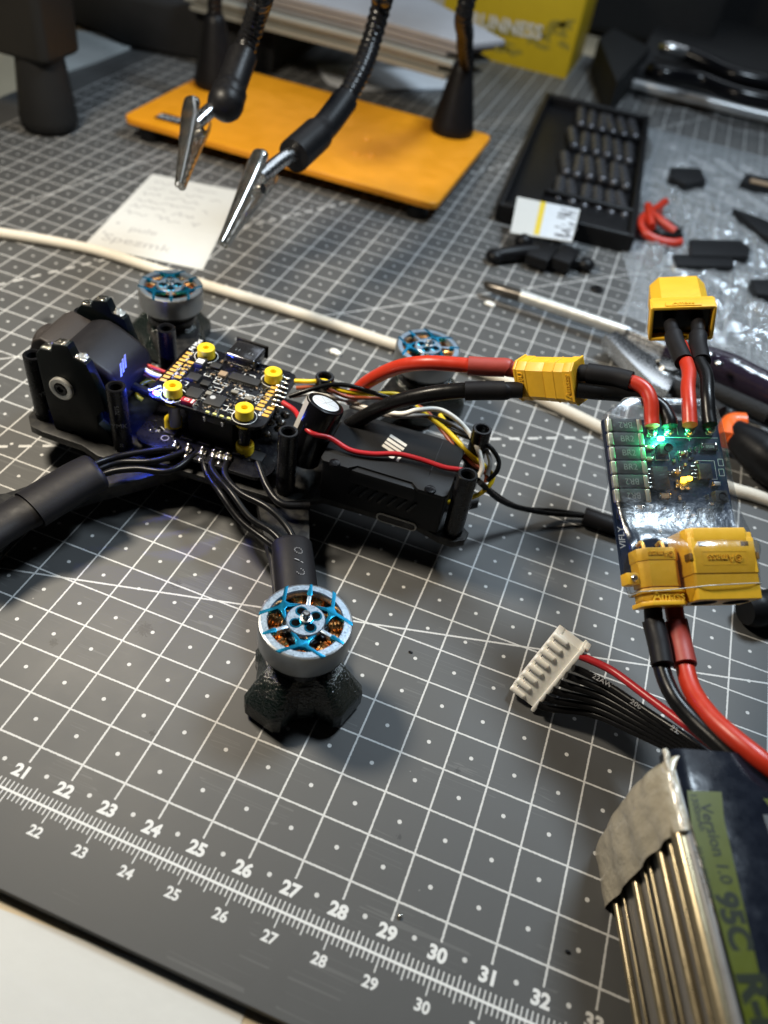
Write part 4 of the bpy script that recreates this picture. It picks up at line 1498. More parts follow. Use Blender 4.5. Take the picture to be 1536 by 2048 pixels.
for ring_, rr_ in ((ends[0], 0.012), (ends[1], 0.014)):
    b = B()
    b.tube(ring_ + [ring_[0]], rr_, n=6, raw=True, cap=False)
    b.obj('film_rim', rim_m, slv, ang=80)

# leads and plugs of the limiter
def lD(L):
    return [ld(*q) for q in L]


b = B()
plug_shell(b, XL * 0.5, 0.99, 0.53, LI @ XF @ T(XL * 0.5, 0, 0))
plug_shell(b, 0.07, 1.08, 0.60, LI @ XF @ T(XL - 0.07, 0, 0))
plug_shell(b, 0.28, 1.03, 0.56, LI @ XF @ T(XL - 0.28, 0, 0))
plug_shell(b, 0.04, 1.02, 0.55, LI @ XF @ T(XL * 0.66, 0, 0))
q_ = b.obj('input_plug', xt_yellow, cl)
b = B()
b.text('Amass', 0.22, LI @ XF @ T(XL - 0.16, 0, 0.282) @ RZ(90), extr=0.018, bold=0.01)
b.obj('raised_lettering', xt_yellow, q_)
b = B()
b.tube(lD([(1155, 746, 18.9), (1172, 746, 18.85), (1185, 748, 18.8), (1230, 755, 18.65), (1262, 763, 18.5)]), lambda t_: 0.2 if t_ < 0.3 else 0.235, n=18)
b.obj('heat_shrink', shrink_black, cl, ang=60)
wire('lead', cl, lD([(1255, 762, 18.5), (1275, 768, 18.4), (1293, 782, 18.3), (1302, 805, 18.2), (1303, 835, 18.15), (1304, 852, 18.1)]), 0.165, wire_red, 16)
wire('lead', cl, lD([(1155, 780, 18.85), (1190, 784, 18.75), (1240, 788, 18.65), (1290, 797, 18.5), (1322, 815, 18.35), (1337, 840, 18.2), (1339, 853, 18.15)]), 0.18, wire_black, 16)
wire('lead', cl, lD([(1362, 690, 20.0), (1371, 720, 19.5), (1378, 745, 19.1), (1376, 775, 18.7), (1378, 810, 18.4), (1380, 850, 18.2)]), 0.165, wire_red, 16)
wire('lead', cl, lD([(1394, 690, 20.0), (1398, 720, 19.5), (1412, 752, 19.0), (1414, 790, 18.6), (1417, 830, 18.4), (1420, 850, 18.3)]), 0.165, wire_black, 16)
b = B()
b.tube(lD([(1341, 648, 20.6), (1346, 668, 20.3), (1352, 688, 20.0), (1368, 724, 19.45)]), lambda t_: 0.17 if t_ < 0.35 else 0.22, n=18)
b.obj('heat_shrink', shrink_black, cl, ang=60)
b = B()
b.tube(lD([(1396, 645, 20.5), (1396, 668, 20.25), (1396, 690, 20.0), (1403, 724, 19.45)]), lambda t_: 0.17 if t_ < 0.35 else 0.22, n=18)
b.obj('heat_shrink', shrink_black, cl, ang=60)
pA, pB = atd(1364, 648, 20.5), atd(1352, 580, 22.0)
f6 = LI @ axes(pA, pB - pA, -(atd(1424, 640, 20.4) - atd(1304, 645, 20.7)))
if (f6.to_3x3() @ V((0, 0, 1))).z < 0:
    f6 = f6 @ RX(180)
b = B()
L6 = (pB - pA).length
plug_shell(b, L6, 1.40, 0.78, f6, ch=0.22, z0=0.35)
# hollow skirt: four walls, a dark mouth inside
for (yc, zc, sy, sz) in ((0.74, 0, 0.09, 0.88), (-0.74, 0, 0.09, 0.88), (0, 0.42, 1.5, 0.09), (0, -0.42, 1.5, 0.09)):
    b.box((0.29, yc, zc), (0.58, sy, sz), mx=f6, bev=0.03)
b.box((0.14, 0, 0.47), (0.2, 0.86, 0.05), mx=f6, bev=0.02)
b.box((0.42, 0, 0.0), (0.22, 1.57, 0.93), mx=f6, bev=0.06)
o6 = b.obj('output_plug', xt_yellow, cl)
b = B()
b.text('Amass', 0.2, f6 @ T(0.14, 0, 0.497) @ RZ(-90), extr=0.018)
b.obj('raised_lettering', xt_yellow, o6)
b = B()
b.box((0.33, 0, 0), (0.1, 1.36, 0.74), mx=f6)
b.obj('plug_mouth', gloss_black, o6)

# ---------------------------------------------------------------- battery
BX = V((0.943, 0.333, 0))
BF = axes((4.46, 2.85, 0.02), BX, (-0.333, 0.943, 0))
BI = BF.inverted()
bt = thing('battery_pack', 'navy lithium battery pack with lime label and beige tape at its end, lower right corner', 'battery', BF)


def bl(px, py, z):
    return BI @ at(px, py, z)


BH, BW, BL_ = 3.62, 3.6, 7.8
hz = BH / 6
b = B()
b.box((BW / 2 + 0.06, -BL_ / 2 - 0.1, hz / 2), (BW - 0.1, BL_ - 0.2, hz - 0.015), bev=0.12, seg=3)
cell0 = b.obj('battery_cell', pouch_gap, bt)
for k in range(1, 6):
    link('battery_cell', cell0.data, bt, T(0, 0, hz * k))
b = B()
for z_, r_, x_ in ((0.32, 0.075, 0.0), (0.68, 0.028, 0.02), (1.42, 0.085, 0.0), (1.86, 0.026, 0.02), (2.14, 0.042, 0.01), (2.72, 0.085, 0.0), (3.14, 0.05, 0.0), (3.42, 0.15, 0.06)):
    b.tube([(x_ + 0.05, -1.3, z_), (x_ + 0.03, -3, z_ + 0.015), (x_ + 0.04, -5, z_ - 0.015), (x_ + 0.05, -BL_ + 0.1, z_)], r_, n=12)
b.obj('folded_foil_edge', pouch, bt)
# tape round the far end: a bulging cap
t = bmesh.new()
cols = []
for j in range(15):
    z_ = -0.02 + (BH + 0.04) * j / 14
    row = []
    e_ = abs(j / 14 - 0.5) * 2
    for i in range(13):
        s = i / 12
        y_ = -1.42 + 1.5 * s
        x_ = -0.07 - 0.10 * math.sin(s * math.pi) * (1 - e_ ** 3) - 0.04 * math.sin(j * 1.55) * (1 - s)
        if s > 0.72:
            x_ += ((s - 0.72) / 0.28) ** 2 * 0.55
            y_ += 0.12 * (1 - e_ ** 2)
        if j > 12:
            x_ += 0.08 * (j - 12)
        row.append(t.verts.new((x_ + random.uniform(-.012, .012), y_ - 0.0 + random.uniform(-.02, .02), z_)))
    row.append(t.verts.new((BW * 0.25, 0.12 - 0.1 * e_, z_)))
    cols.append(row)
for A_, B_ in zip(cols, cols[1:]):
    for i in range(len(A_) - 1):
        t.faces.new((A_[i], A_[i + 1], B_[i + 1], B_[i]))
top_ = [t.verts.new((v.co.x + 0.12 if i < 13 else v.co.x, v.co.y, BH + 0.03)) for i, v in enumerate(cols[-1])]
for i in range(len(top_) - 1):
    t.faces.new((cols[-1][i], cols[-1][i + 1], top_[i + 1], top_[i]))
bmesh.ops.recalc_face_normals(t, faces=t.faces)
bmesh.ops.subdivide_edges(t, edges=t.edges[:], cuts=1, use_grid_fill=True, smooth=1)
b = B()
b._in(t, None, 0)
b.obj('end_tape', tape_beige, bt, ang=75)
b = B()
pr = [(0.13, BH - 0.30), (0.14, BH - 0.14), (0.2, BH - 0.03), (0.32, BH + 0.035), (0.5, BH + 0.055), (BW - 0.3, BH + 0.055), (BW, BH - 0.1), (BW + 0.02, 0.05), (BW - 0.2, -0.01), (BW - 0.2, BH - 0.1)]
b.prism(pr, -0.08, BL_, mx=axes((0, 0, 0), (1, 0, 0), (0, 0, 1)), bev=0.02)
lbw = b.obj('label_wrap', label_black, bt, ang=50)
zl = BH + 0.058
b = B()
lime = [bl(1373, 1582, zl), bl(1442, 1585, zl), bl(1447, 1640, zl), bl(1490, 1830, zl), bl(1520, 1960, zl), bl(1585, 2200, zl), bl(1530, 2200, zl), bl(1440, 1850, zl), bl(1382, 1650, zl)]
b.prism([(p.x, p.y) for p in lime], zl, zl + 0.003)
p1 = bl(1525, 1598, zl)
b.prism([(p1.x, p1.y), (p1.x + 1.2, p1.y), (p1.x + 1.2, p1.y - 0.2), (p1.x + 0.1, p1.y - 0.2)], zl, zl + 0.003)
b.obj('lime_stripe', label_green, lbw)
b = B()


def blab(body, px, py, size, rot=-90, bold=0.02):
    p_ = bl(px, py, zl)
    b.text(body, size, T(p_.x, p_.y, zl + 0.006) @ RZ(rot), bold=bold)


blab('Version 1.0', 1429, 1686, 0.29, -90)
blab('95C', 1464, 1842, 0.5, -87, 0.05)
blab('1300mAh', 1394, 1625, 0.17)
blab('22.2V 28.86Wh', 1408, 1745, 0.13)
blab('R-LINE', 1542, 2090, 0.62, -86, 0.05)
b.obj('label_print', mat('dark label print', (0.012, 0.016, 0.008), 0.4, sp=0.2), lbw)
b = B()
p_ = bl(1545, 1660, zl)
b.box((p_.x + 0.25, p_.y - 0.3, zl + 0.006), (0.7, 1.1, 0.004), bev=0)
b.obj('label_panel', mat('grey label panel', (0.05, 0.055, 0.06), 0.3), lbw)
# leads of the pack
def bp(L):
    return [BI @ atd(*q) for q in L]


for k in range(6):
    wire('balance_wire', bt, [BI @ at(1146 - 14 * k, 1336 + 14.5 * k, 1.55 - 0.24 * k), BI @ at(1163 - 13 * k, 1342 + 15 * k, 1.5 - 0.23 * k), BI @ at(1212 - 6 * k, 1368 + 12 * k, 1.6 - 0.2 * k), BI @ at(1290 - 4 * k, 1420 + 9 * k, 1.85 - 0.14 * k), BI @ at(1378 - 4 * k, 1478 + 6 * k, 2.2 - 0.1 * k), BI @ at(1480 - 10 * k, 1552, 2.5 - 0.1 * k)], 0.085, wire_black)
wire('balance_wire', bt, [BI @ at(1160, 1312, 1.75), BI @ at(1185, 1322, 1.8), BI @ at(1228, 1344, 1.9), BI @ at(1290, 1390, 2.15), BI @ at(1350, 1435, 2.4), BI @ at(1410, 1480, 2.65), BI @ at(1490, 1545, 2.8)], 0.09, wire_red2)
for (px, py, z_, a) in ((1200, 1362, 1.2, 0), (1345, 1490, 1.85, 0), (1275, 1425, 1.5, 0)):
    pass
b = B()
for body, pa_, pb_, z_ in (('22AWG', (1332, 1452), (1400, 1496), 2.12), ('200°C', (1250, 1398), (1306, 1436), 1.82), ('22AWG', (1180, 1352), (1236, 1384), 1.64), ('200°C', (1415, 1508), (1455, 1535), 2.35)):
    A_, Z_ = BI @ at(*pa_, z_), BI @ at(*pb_, z_)
    b.text(body, 0.17, axes((A_ + Z_) / 2 + V((0, 0, 0.06)), Z_ - A_, V((0.3, 1, 0.2))), bold=0.0)
b.obj('wire_print', silk_dim, bt)
wire('lead', bt, bp([(1306, 1200, 17.1), (1308, 1225, 17.0), (1312, 1260, 16.9), (1322, 1330, 16.5), (1345, 1390, 16.0), (1385, 1440, 15.6), (1440, 1492, 15.1), (1490, 1540, 14.7)]), 0.17, wire_black, 16)
wire('lead', bt, bp([(1346, 1200, 17.2), (1350, 1230, 17.1), (1357, 1262, 17.0), (1368, 1325, 16.6), (1384, 1380, 16.1), (1418, 1430, 15.5), (1462, 1472, 15.0), (1515, 1515, 14.6), (1560, 1550, 14.4)]), 0.19, wire_red, 16)
b = B()
b.tube(bp([(1304, 1205, 17.0), (1306, 1240, 16.95), (1308, 1250, 16.9), (1318, 1290, 16.65), (1325, 1330, 16.4)]), lambda t_: 0.175 if t_ < 0.3 else 0.225, n=18)
b.obj('heat_shrink', shrink_black, bt, ang=60)
b = B()
b.tube(bp([(1344, 1205, 17.15), (1350, 1238, 17.05), (1353, 1250, 17.0), (1361, 1290, 16.8), (1370, 1330, 16.5)]), lambda t_: 0.175 if t_ < 0.3 else 0.24, n=18)
b.obj('heat_shrink', shrink_red, bt, ang=60)
# plug on the pack lead, pushed into the small socket
pf = BI @ LF @ sF
b = B()
plug_shell(b, sl + 0.34, sw, 0.50, pf, z0=sl + 0.02)
plug_shell(b, sl + 0.40, sw * 1.14, 0.60, pf, z0=sl + 0.30)
plug_shell(b, sl + 0.13, sw * 1.12, 0.58, pf, z0=sl + 0.05)
q_ = b.obj('power_plug', xt_yellow, bt)
b = B()
b.text('Amass', 0.27, pf @ T(sl + 0.215, 0.04, 0.262) @ RZ(90), extr=0.02, bold=0.01)
b.obj('raised_lettering', xt_yellow, q_)

b = B()
pts_ = [V((0.12 + 0.015 * math.sin(i * 1.7), 0.05 - 1.5 * i / 14, BH + 0.0 + 0.012 * math.sin(i * 2.3))) for i in range(15)]
b.tube(pts_, lambda t_: 0.05 + 0.008 * math.sin(t_ * 23), n=10)
b.obj('crinkled_film_edge', mat('clear film edge', (0.62, 0.58, 0.5), 0.15, trans=0.25, bump=(7, 0.8, 0.08)), bt)
# white balance connector
A_, Bq, E_ = at(1018, 1380, 0.24), at(1110, 1265, 2.0), at(1068, 1418, 0.12)
JF = axes(A_, Bq - A_, E_ - A_)
JL, JW = (Bq - A_).length, 0.74
jf = BI @ JF
sgn = 1 if (JF.to_3x3() @ V((0, 0, 1))).z > 0 else -1
jm = jf @ (M.Scale(-1, 4, (0, 0, 1)) if sgn < 0 else M.Identity(4))
b = B()
b.box((JL / 2, 0.42, -0.27), (JL, 0.62, 0.46), mx=jm, bev=0.035)
b.box((JL / 2, 0.10, -0.30), (JL, 0.2, 0.40), mx=jm, bev=0.03)
b.box((JL / 2, JW - 0.03, -0.26), (JL + 0.12, 0.1, 0.58), mx=jm, bev=0.025)
b.box((JL + 0.04, JW + 0.03, -0.3), (0.1, 0.12, 0.3), mx=jm, bev=0.025)
b.box((JL * 0.32, JW - 0.03, -0.02), (JL * 0.6, 0.08, 0.12), mx=jm, bev=0.025)
pitch = JL / 7.6
for k in range(8):
    xk = JL / 2 + (k - 3.5) * pitch
    b.box((xk, 0.19, -0.05), (pitch * 0.52, 0.40, 0.13), mx=jm, bev=0.055, seg=3)
jc = b.obj('balance_connector', white_nylon, bt, ang=50)
b = B()
for k in range(7):
    xk = JL / 2 + (k - 3) * pitch
    b.box((xk, 0.20, -0.085), (pitch * 0.34, 0.22, 0.02), mx=jm, bev=0.006)
b.obj('contact_slot', mat('dark contact', (0.07, 0.065, 0.06), 0.4, m=0.4), jc)
b = B()
for k in range(7):
    xk = JL / 2 + (k - 3) * pitch
    b.box((xk - 0.02, 0.19, -0.068), (0.03, 0.2, 0.02), mx=jm, bev=0.006)
b.obj('contact_tip', steel, jc)

# ---------------------------------------------------------------- helping hands
hh = thing('helping_hands', 'orange soldering stand with black gooseneck arms and chrome crocodile clips', 'soldering stand', T(-15, 32.7, 0))
HI = hh.matrix_world.inverted()
HI = T(15, -32.7, 0)


def hp(px, py, z):
    return HI @ at(px, py, z)


b = B()
b.prism(rrect(-7.9, -4.85, 7.8, 5.0, 0.45), 0.72, 1.02, bev=0.05, seg=3)
base = b.obj('base_plate', orange_paint, hh)
for k, (x_, y_) in enumerate(((0.6, -1.8), (1.3, -1.6), (0.4, 0.2))):
    b = B()
    b.lathe([(0.0, 1.022), (0.09, 1.022), (0.16, 1.06), (0.2, 1.055), (0.22, 1.02)], 20, mx=T(x_ + 2.2, y_, 0))
    b.obj('screw_dimple', orange_paint, base)
for k, (x_, y_) in enumerate(((-6.9, -4.1), (6.8, -4.1), (6.8, 4.2), (-6.9, 4.2))):
    b = B()
    b.lathe([(0, 0.0), (0.5, 0.0), (0.55, 0.08), (0.5, 0.62), (0.4, 0.72), (0, 0.72)], 20, mx=T(x_, y_, 0))
    b.obj('foot', black_plastic, hh)
bc = hp(346, 239, 1.02)
b = B()
b.prism(rrect(-1.05, -0.42, 1.05, 0.42, 0.08), 1.02, 1.035, mx=T(bc.x + 0.25, bc.y, 0))
bd = b.obj('badge', gloss_black, hh)
b = B()
b.text('KOTTO', 0.55, T(bc.x + 0.25, bc.y, 1.04), bold=0.03, sx=1.05)
b.obj('badge_lettering', silk_dim, bd)
neck = mat('gooseneck black', (0.007, 0.007, 0.008), 0.25, sp=0.3, rvar=0.06)


def goose(pts, parent=hh, r=0.36):
    P = spline(pts, 40)
    # resample evenly
    L = [0]
    for a, c in zip(P, P[1:]):
        L.append(L[-1] + (c - a).length)
    step = 0.07
    n = int(L[-1] / step)
    out = []
    k = 0
    for i in range(n + 1):
        s = L[-1] * i / n
        while k < len(L) - 2 and L[k + 1] < s:
            k += 1
        f = (s - L[k]) / max(1e-9, L[k + 1] - L[k])
        out.append(P[k].lerp(P[k + 1], min(1, f)))
    b_ = B()
    b_.tube(out, lambda t_: r * (1 + 0.075 * math.sin(t_ * n * 2 * math.pi / 4)), n=16, raw=True)
    return b_.obj('gooseneck', neck, parent, ang=60)


def cone(p):
    b_ = B()
    b_.lathe([(0, 1.02), (1.08, 1.02), (1.12, 1.1), (1.12, 1.35), (1.05, 1.6), (0.55, 4.0), (0.46, 4.3), (0.4, 4.35), (0, 4.35)], 32, mx=T(p.x, p.y, 0))
    return b_.obj('arm_base', black_plastic, hh, ang=50)


pr_ = hp(903, 264, 1.0)
cone(pr_)
pl2 = hp(432, 172, 1.0)
cone(pl2)
cl1_rear, cl1_tip = hp(396, 226, 5.9), hp(360, 374, 5.1)
cl2_rear, cl2_tip = hp(531, 332, 5.3), hp(445, 490, 4.3)
g1 = [hp(452, 205, 6.2), hp(466, 165, 6.6), hp(485, 110, 7.2), hp(503, 60, 7.9), hp(522, 0, 9.0), hp(530, -45, 10.2)]
g2 = [hp(598, 302, 5.3), hp(648, 255, 5.6), hp(690, 200, 6.1), hp(722, 140, 6.8), hp(745, 75, 7.6), hp(765, 0, 8.8), hp(775, -50, 9.9)]
e1, e2 = g1[-1], g2[-1]
goose(g1[1:] + [e1 + V((-0.3, 3.5, 4.5)), e1 + V((-2.5, 8.5, 7)), V((pl2.x - 0.2, pl2.y + 1.5, 14)), V((pl2.x, pl2.y + 0.2, 8)), V((pl2.x, pl2.y, 4.2))])
goose(g2[2:] + [e2 + V((0.6, 3.5, 4.0)), e2 + V((3, 9, 6.5)), V((pr_.x + 1.3, pr_.y + 2.5, 15)), hp(940, 0, 8.2) + V((0, 0, 0.6)), hp(930, 75, 6.3), V((pr_.x + 0.15, pr_.y + 0.05, 4.2))])
b = B()
b.tube([g1[0] + (g1[0] - g1[1]) * 0.2] + g1[:3], lambda t_: 0.58 if t_ < 0.55 else 0.5, n=24)
b.ball(g1[0], 0.62)
b.obj('arm_sleeve', black_plastic, hh)
b = B()
b.tube([g2[0] + (g2[0] - g2[1]) * 0.2] + g2[:3], lambda t_: 0.56 if t_ < 0.6 else 0.47, n=24)
b.obj('arm_sleeve', black_plastic, hh)


def clip(rear, tip, neckp, roll):
    d = tip - rear
    L = d.length
    f = axes(rear, d, RotUp(d, roll))
    b_ = B()
    for s, ln, ang in ((1, L, 2.5), (-1, L * 0.98, -2.5)):
        t = bmesh.new()
        rows = []
        ns, na = 22, 9
        for i in range(ns):
            u = i / (ns - 1)
            wd_ = 0.32 * (1 - 0.62 * max(0, (u - 0.12) / 0.88)) if u > 0.12 else 0.25 + 0.07 * u / 0.12
            hg = 0.42 * (1 - 0.55 * u)
            row = []
            for j in range(na):
                a = math.pi * (j / (na - 1))
                zz = s * (math.sin(a) ** 0.6 * hg * 0.75 + 0.03 + 0.26 * (1 - u) ** 1.3 + 0.02)
                if j in (0, na - 1) and u > 0.55 and i % 2:
                    zz -= s * 0.07
                row.append(t.verts.new((u * ln, math.cos(a) * wd_, zz)))
            rows.append(row)
        for A, Bb in zip(rows, rows[1:]):
            for j in range(na - 1):
                t.faces.new((A[j], A[j + 1], Bb[j + 1], Bb[j]))
        bmesh.ops.solidify(t, geom=t.faces[:], thickness=0.045)
        b_._in(t, f, 0)
    b_.lathe([(0, -0.42), (0.16, -0.42), (0.16, 0.42), (0, 0.42)], 16, mx=f @ T(L * 0.33, 0, 0) @ RX(90))
    b_.ball((0.05, 0, 0.36), 0.30, mx=f, sq=(1, 1, 0.7))
    c_ = b_.obj('crocodile_clip', chrome, hh, ang=50)
    b_ = B()
    for k in range(9):
        b_.lathe([(0.12, -0.025), (0.15, 0.0), (0.12, 0.025)], 12, mx=f @ T(L * 0.33, -0.24 + 0.06 * k, 0) @ RX(90))
    b_.obj('spring', steel, c_)
    b_ = B()
    b_.tube([rear + d * 0.16, (rear + d * 0.05).lerp(neckp, 0.5), neckp], 0.24, n=14)
    b_.lathe([(0.0, 0.12), (0.14, 0.12), (0.2, 0.06), (0.2, -0.1)], 16, mx=f @ T(L * 0.14, -0.3, 0.05) @ RX(90))
    b_.obj('clip_stem', steel, c_)
    return c_


def RotUp(d, roll):
    d = d.normalized()
    up = V((0, 0, 1))
    y = up.cross(d).normalized()
    z = d.cross(y)
    return y * math.cos(roll) + z * math.sin(roll)


clip(cl1_rear, cl1_tip, g1[0], 0.5)
clip(cl2_rear, cl2_tip, g2[0], 0.45)

# ---------------------------------------------------------------- note, cable, tools and parts on the mat
nt_ = thing('handwritten_note', 'white paper note with faint handwriting lying under the crocodile clips', 'note', T(-16.9, 22, 0.012))
nc = [(-19.75, 25.2), (-15.7, 25.95), (-13.75, 18.95), (-18.45, 18.2)]
b = B()
b.prism([(x + 16.9, y - 22) for x, y in nc], 0, 0.02)
b.obj('note_sheet', paper, nt_)
b = B()
fdir = V((4.05, 0.75, 0)).normalized()


def scribble(x0, y0, ln, amp, seed):
    rnd = random.Random(seed)
    pts = []
    x = 0
    while x < ln:
        pts.append(V((x0, y0, 0.024)) + fdir * x + V((0, 1, 0)) * rnd.uniform(-amp, amp))
        x += rnd.uniform(0.06, 0.16)
        if rnd.random() < 0.08 and len(pts) > 3:
            b.tube(pts, 0.028, n=5, sub=4, flat=0.2, up=(0, 0, 1))
            pts = []
            x += 0.2
    if len(pts) > 2:
        b.tube(pts, 0.028, n=5, sub=4, flat=0.2, up=(0, 0, 1))


for i, (ln, amp) in enumerate(((2.9, 0.16), (3.3, 0.16), (2.6, 0.18), (3.4, 0.16), (2.9, 0.2), (3.2, 0.17))):
    scribble(-2.35 + 0.1 * i, 2.55 - 0.62 * i, ln, amp, i)
for y_ in (-1.6, -2.55):
    b.ball((-1.5, y_, 0.024), 0.08, sq=(1, 1, 0.1))
b.obj('handwriting', ink, nt_)['kind'] = 'stuff'
b = B()
b.text('pule', 0.62, T(-0.3, -1.62, 0.024) @ RZ(12), sx=1.1)
b.text('Spezmk', 0.78, T(0.0, -2.62, 0.024) @ RZ(11), sx=1.15)
b.obj('handwriting', ink, nt_)['kind'] = 'stuff'
b = B()
b.tube([(-2.0, -0.9, 0.02), (0.2, -0.5, 0.02), (2.6, -0.05, 0.02)], 0.022, n=6, flat=0.3, up=(0, 0, 1))
b.obj('fold_crease', paper, nt_)

cord = mat('woven cord', (0.68, 0.63, 0.54), 0.7, var=(4, 0.1))
nt2 = cord.node_tree
tc = nt2.nodes.new('ShaderNodeTexCoord')
ck = nt2.nodes.new('ShaderNodeTexChecker')
ck.inputs['Scale'].default_value = 16
mp = nt2.nodes.new('ShaderNodeMapping')
mp.inputs['Rotation'].default_value = (rad(20), rad(45), rad(40))
nt2.links.new(tc.outputs['Object'], mp.inputs['Vector'])
nt2.links.new(mp.outputs[0], ck.inputs['Vector'])
bp_ = nt2.nodes.new('ShaderNodeBump')
bp_.inputs['Strength'].default_value = 0.7
bp_.inputs['Distance'].default_value = 0.02
nt2.links.new(ck.outputs['Fac'], bp_.inputs['Height'])
nt2.links.new(bp_.outputs['Normal'], nt2.nodes['Principled BSDF'].inputs['Normal'])
b = B()
b.tube([V((-27, 15.4, 0.22))] + [at(px, py, 0.22) for px, py in ((-40, 460), (0, 466), (100, 482), (200, 503), (300, 535), (400, 567), (500, 597), (600, 627), (700, 660), (790, 690), (900, 722), (1000, 757), (1100, 806), (1200, 855), (1300, 905), (1450, 972), (1536, 1000))] + [V((12, 15.4, 0.22))], 0.20, n=14)
o = b.obj('woven_cable', cord)
tag(o, 'off-white woven cable running across the mat behind the drone', 'cable')

b = B()
sp_ = [at(975, 566, 0.55), at(985, 578, 0.5), at(1040, 592, 0.62)]
ir = thing('soldering_iron', 'soldering iron with shiny steel barrel and dark translucent handle resting on the mat', 'soldering iron', T(0, 22.8, 0))
II = T(0, -22.8, 0)
ip = lambda L: [II @ at(*q) for q in L]
b.tube(ip([(972, 566, 0.5), (982, 574, 0.5), (1042, 592, 0.6)]), lambda t_: 0.10 + 0.14 * min(1, t_ * 1.4), n=14)
b.obj('tip', mat('oxidised tip', (0.10, 0.09, 0.08), 0.3, m=0.8, var=(6, 0.4)), ir)
b = B()
b.tube(ip([(970, 565, 0.5), (982, 576, 0.5)]), 0.1, n=10)
b.ball(ip([(975, 569, 0.5)])[0], 0.13)
b.obj('tinned_point', solder, ir)
b = B()
b.tube(ip([(1040, 591, 0.6), (1150, 629, 0.62), (1252, 664, 0.65)]), 0.235, n=20)
b.obj('barrel', mat('brushed steel barrel', (0.78, 0.77, 0.72), 0.38, m=0.9, rvar=0.06, var=(6, 0.1)), ir)
b = B()
b.tube(ip([(1255, 665, 0.65), (1295, 681, 0.68), (1345, 703, 0.7)]), 0.2, n=20)
b.tube(ip([(1250, 663, 0.65), (1258, 666, 0.65)]), 0.25, n=20)
b.obj('shank', steel, ir)
b = B()
b.tube(ip([(1330, 697, 0.72), (1380, 712, 0.8), (1440, 734, 0.82), (1500, 765, 0.8), (1560, 795, 0.8), (1640, 830, 0.8)]), lambda t_: 0.38 + 0.26 * min(1, t_ * 2.2), n=20)
hd = b.obj('handle', smoky, ir)
b = B()
b.tube(ip([(1400, 722, 0.8), (1500, 765, 0.78), (1640, 830, 0.78)]), 0.33, n=10)
b.obj('inner_body', mat('purple board', (0.05, 0.015, 0.09), 0.35, m=0.2, var=(5, 0.8)), hd)
b = B()
for (px, py, z_) in ((1438, 726, 1.55), (1420, 708, 1.5)):
    b.ball(ip([(px, py, z_)])[0], 0.16, sq=(1, 1, 0.5))
b.obj('button', steel, hd)

ct_ = thing('side_cutters', 'side cutters with grey steel jaws and black and orange grips', 'cutters', T(4, 19.5, 0))
KI = T(-4, -19.5, 0)
kp = lambda px, py, z: KI @ at(px, py, z)
b = B()
P_ = [kp(1203, 684, 0.6), kp(1228, 676, 0.6), kp(1320, 745, 0.6), kp(1345, 770, 0.6), kp(1330, 798, 0.6), kp(1296, 782, 0.6)]
b.prism([(p.x, p.y) for p in P_], 0.35, 0.95, bev=0.1)
P_ = [kp(1215, 690, 0.6), kp(1262, 672, 0.6), kp(1345, 705, 0.6), kp(1385, 760, 0.6), kp(1340, 780, 0.6)]
b.prism([(p.x, p.y) for p in P_], 0.2, 0.62, bev=0.08)
jw = b.obj('jaw', steel, ct_)
b = B()
c = kp(1335, 735, 0.9)
b.lathe([(0, 0.22), (0.35, 0.2), (0.45, 0.1), (0.45, 0)], 24, mx=T(c.x, c.y, 0.85))
b.obj('pivot', chrome, ct_)
b = B()
b.tube([kp(1310, 760, 0.6), kp(1350, 775, 0.62), kp(1400, 800, 0.66), kp(1440, 828, 0.7)], 0.3, n=14)
b.tube([kp(1345, 745, 0.5), kp(1420, 778, 0.55), kp(1536, 830, 0.6)], 0.3, n=14)
b.obj('shank', dark_cloth, ct_)
b = B()
b.tube([kp(1452, 880, 0.75), kp(1462, 848, 0.85), kp(1490, 846, 0.95)], 0.34, n=16)
b.tube([kp(1462, 852, 0.85), kp(1478, 880, 0.85)], 0.36, n=16)
b.obj('orange_collar', grip_orange, ct_, ang=60)
b = B()
b.tube([kp(1468, 862, 0.8), kp(1500, 890, 0.85), kp(1560, 935, 0.85), kp(1640, 985, 0.8)], lambda t_: 0.42 + 0.3 * min(1, t_ * 2), n=18)
b.obj('grip', black_plastic, ct_)
for (nm, lab, pts, rr_, z_) in (('black_tube', 'round black tube end half seen beside the large yellow socket', ((1490, 1222), (1540, 1215)), 0.5, 0.5),):
    b = B()
    b.tube([at(pts[0][0], pts[0][1], z_), at(pts[1][0], pts[1][1], z_), at(1600, 1212, z_)], lambda t_: rr_ * (0.75 + 0.25 * min(1, t_ * 6)), n=20)
    tag(b.obj(nm, black_plastic), lab, 'tube')

# bit tray
TF = T(-2.45, 39.3, 0) @ RZ(4.5)
TI = TF.inverted()
ty = thing('bit_tray', 'black plastic tray holding rows of dark screwdriver bits', 'tray', TF)
b = B()
b.prism(rrect(-3.2, -9.0, 3.2, 8.4, 0.6), 0.0, 0.3, bev=0.05)
for (x0, y0, x1, y1) in ((-3.2, -9.0, -2.85, 8.4), (2.85, -9.0, 3.2, 8.4), (-3.0, 8.0, 3.0, 8.4), (-3.0, -9.0, 3.0, -8.6), (-1.35, -6.2, 3.0, -5.9)):
    b.box(((x0 + x1) / 2, (y0 + y1) / 2, 0.5), (x1 - x0, y1 - y0, 0.8), bev=0.14, seg=3)
for k in range(4):
    yk = -5.0 + 3.35 * k
    b.box((0.95, yk + 1.75 - 2.0, 0.4), (3.7, 0.2, 0.42), bev=0.05)
b.obj('tray_body', black_plastic, ty)
b = B()
b.prism([(-1.3, -8.5), (2.85, -8.5), (2.85, -6.2), (-1.3, -6.2)], 0.3, 0.62, bev=0.05)
b.obj('tray_block', black_plastic, ty)
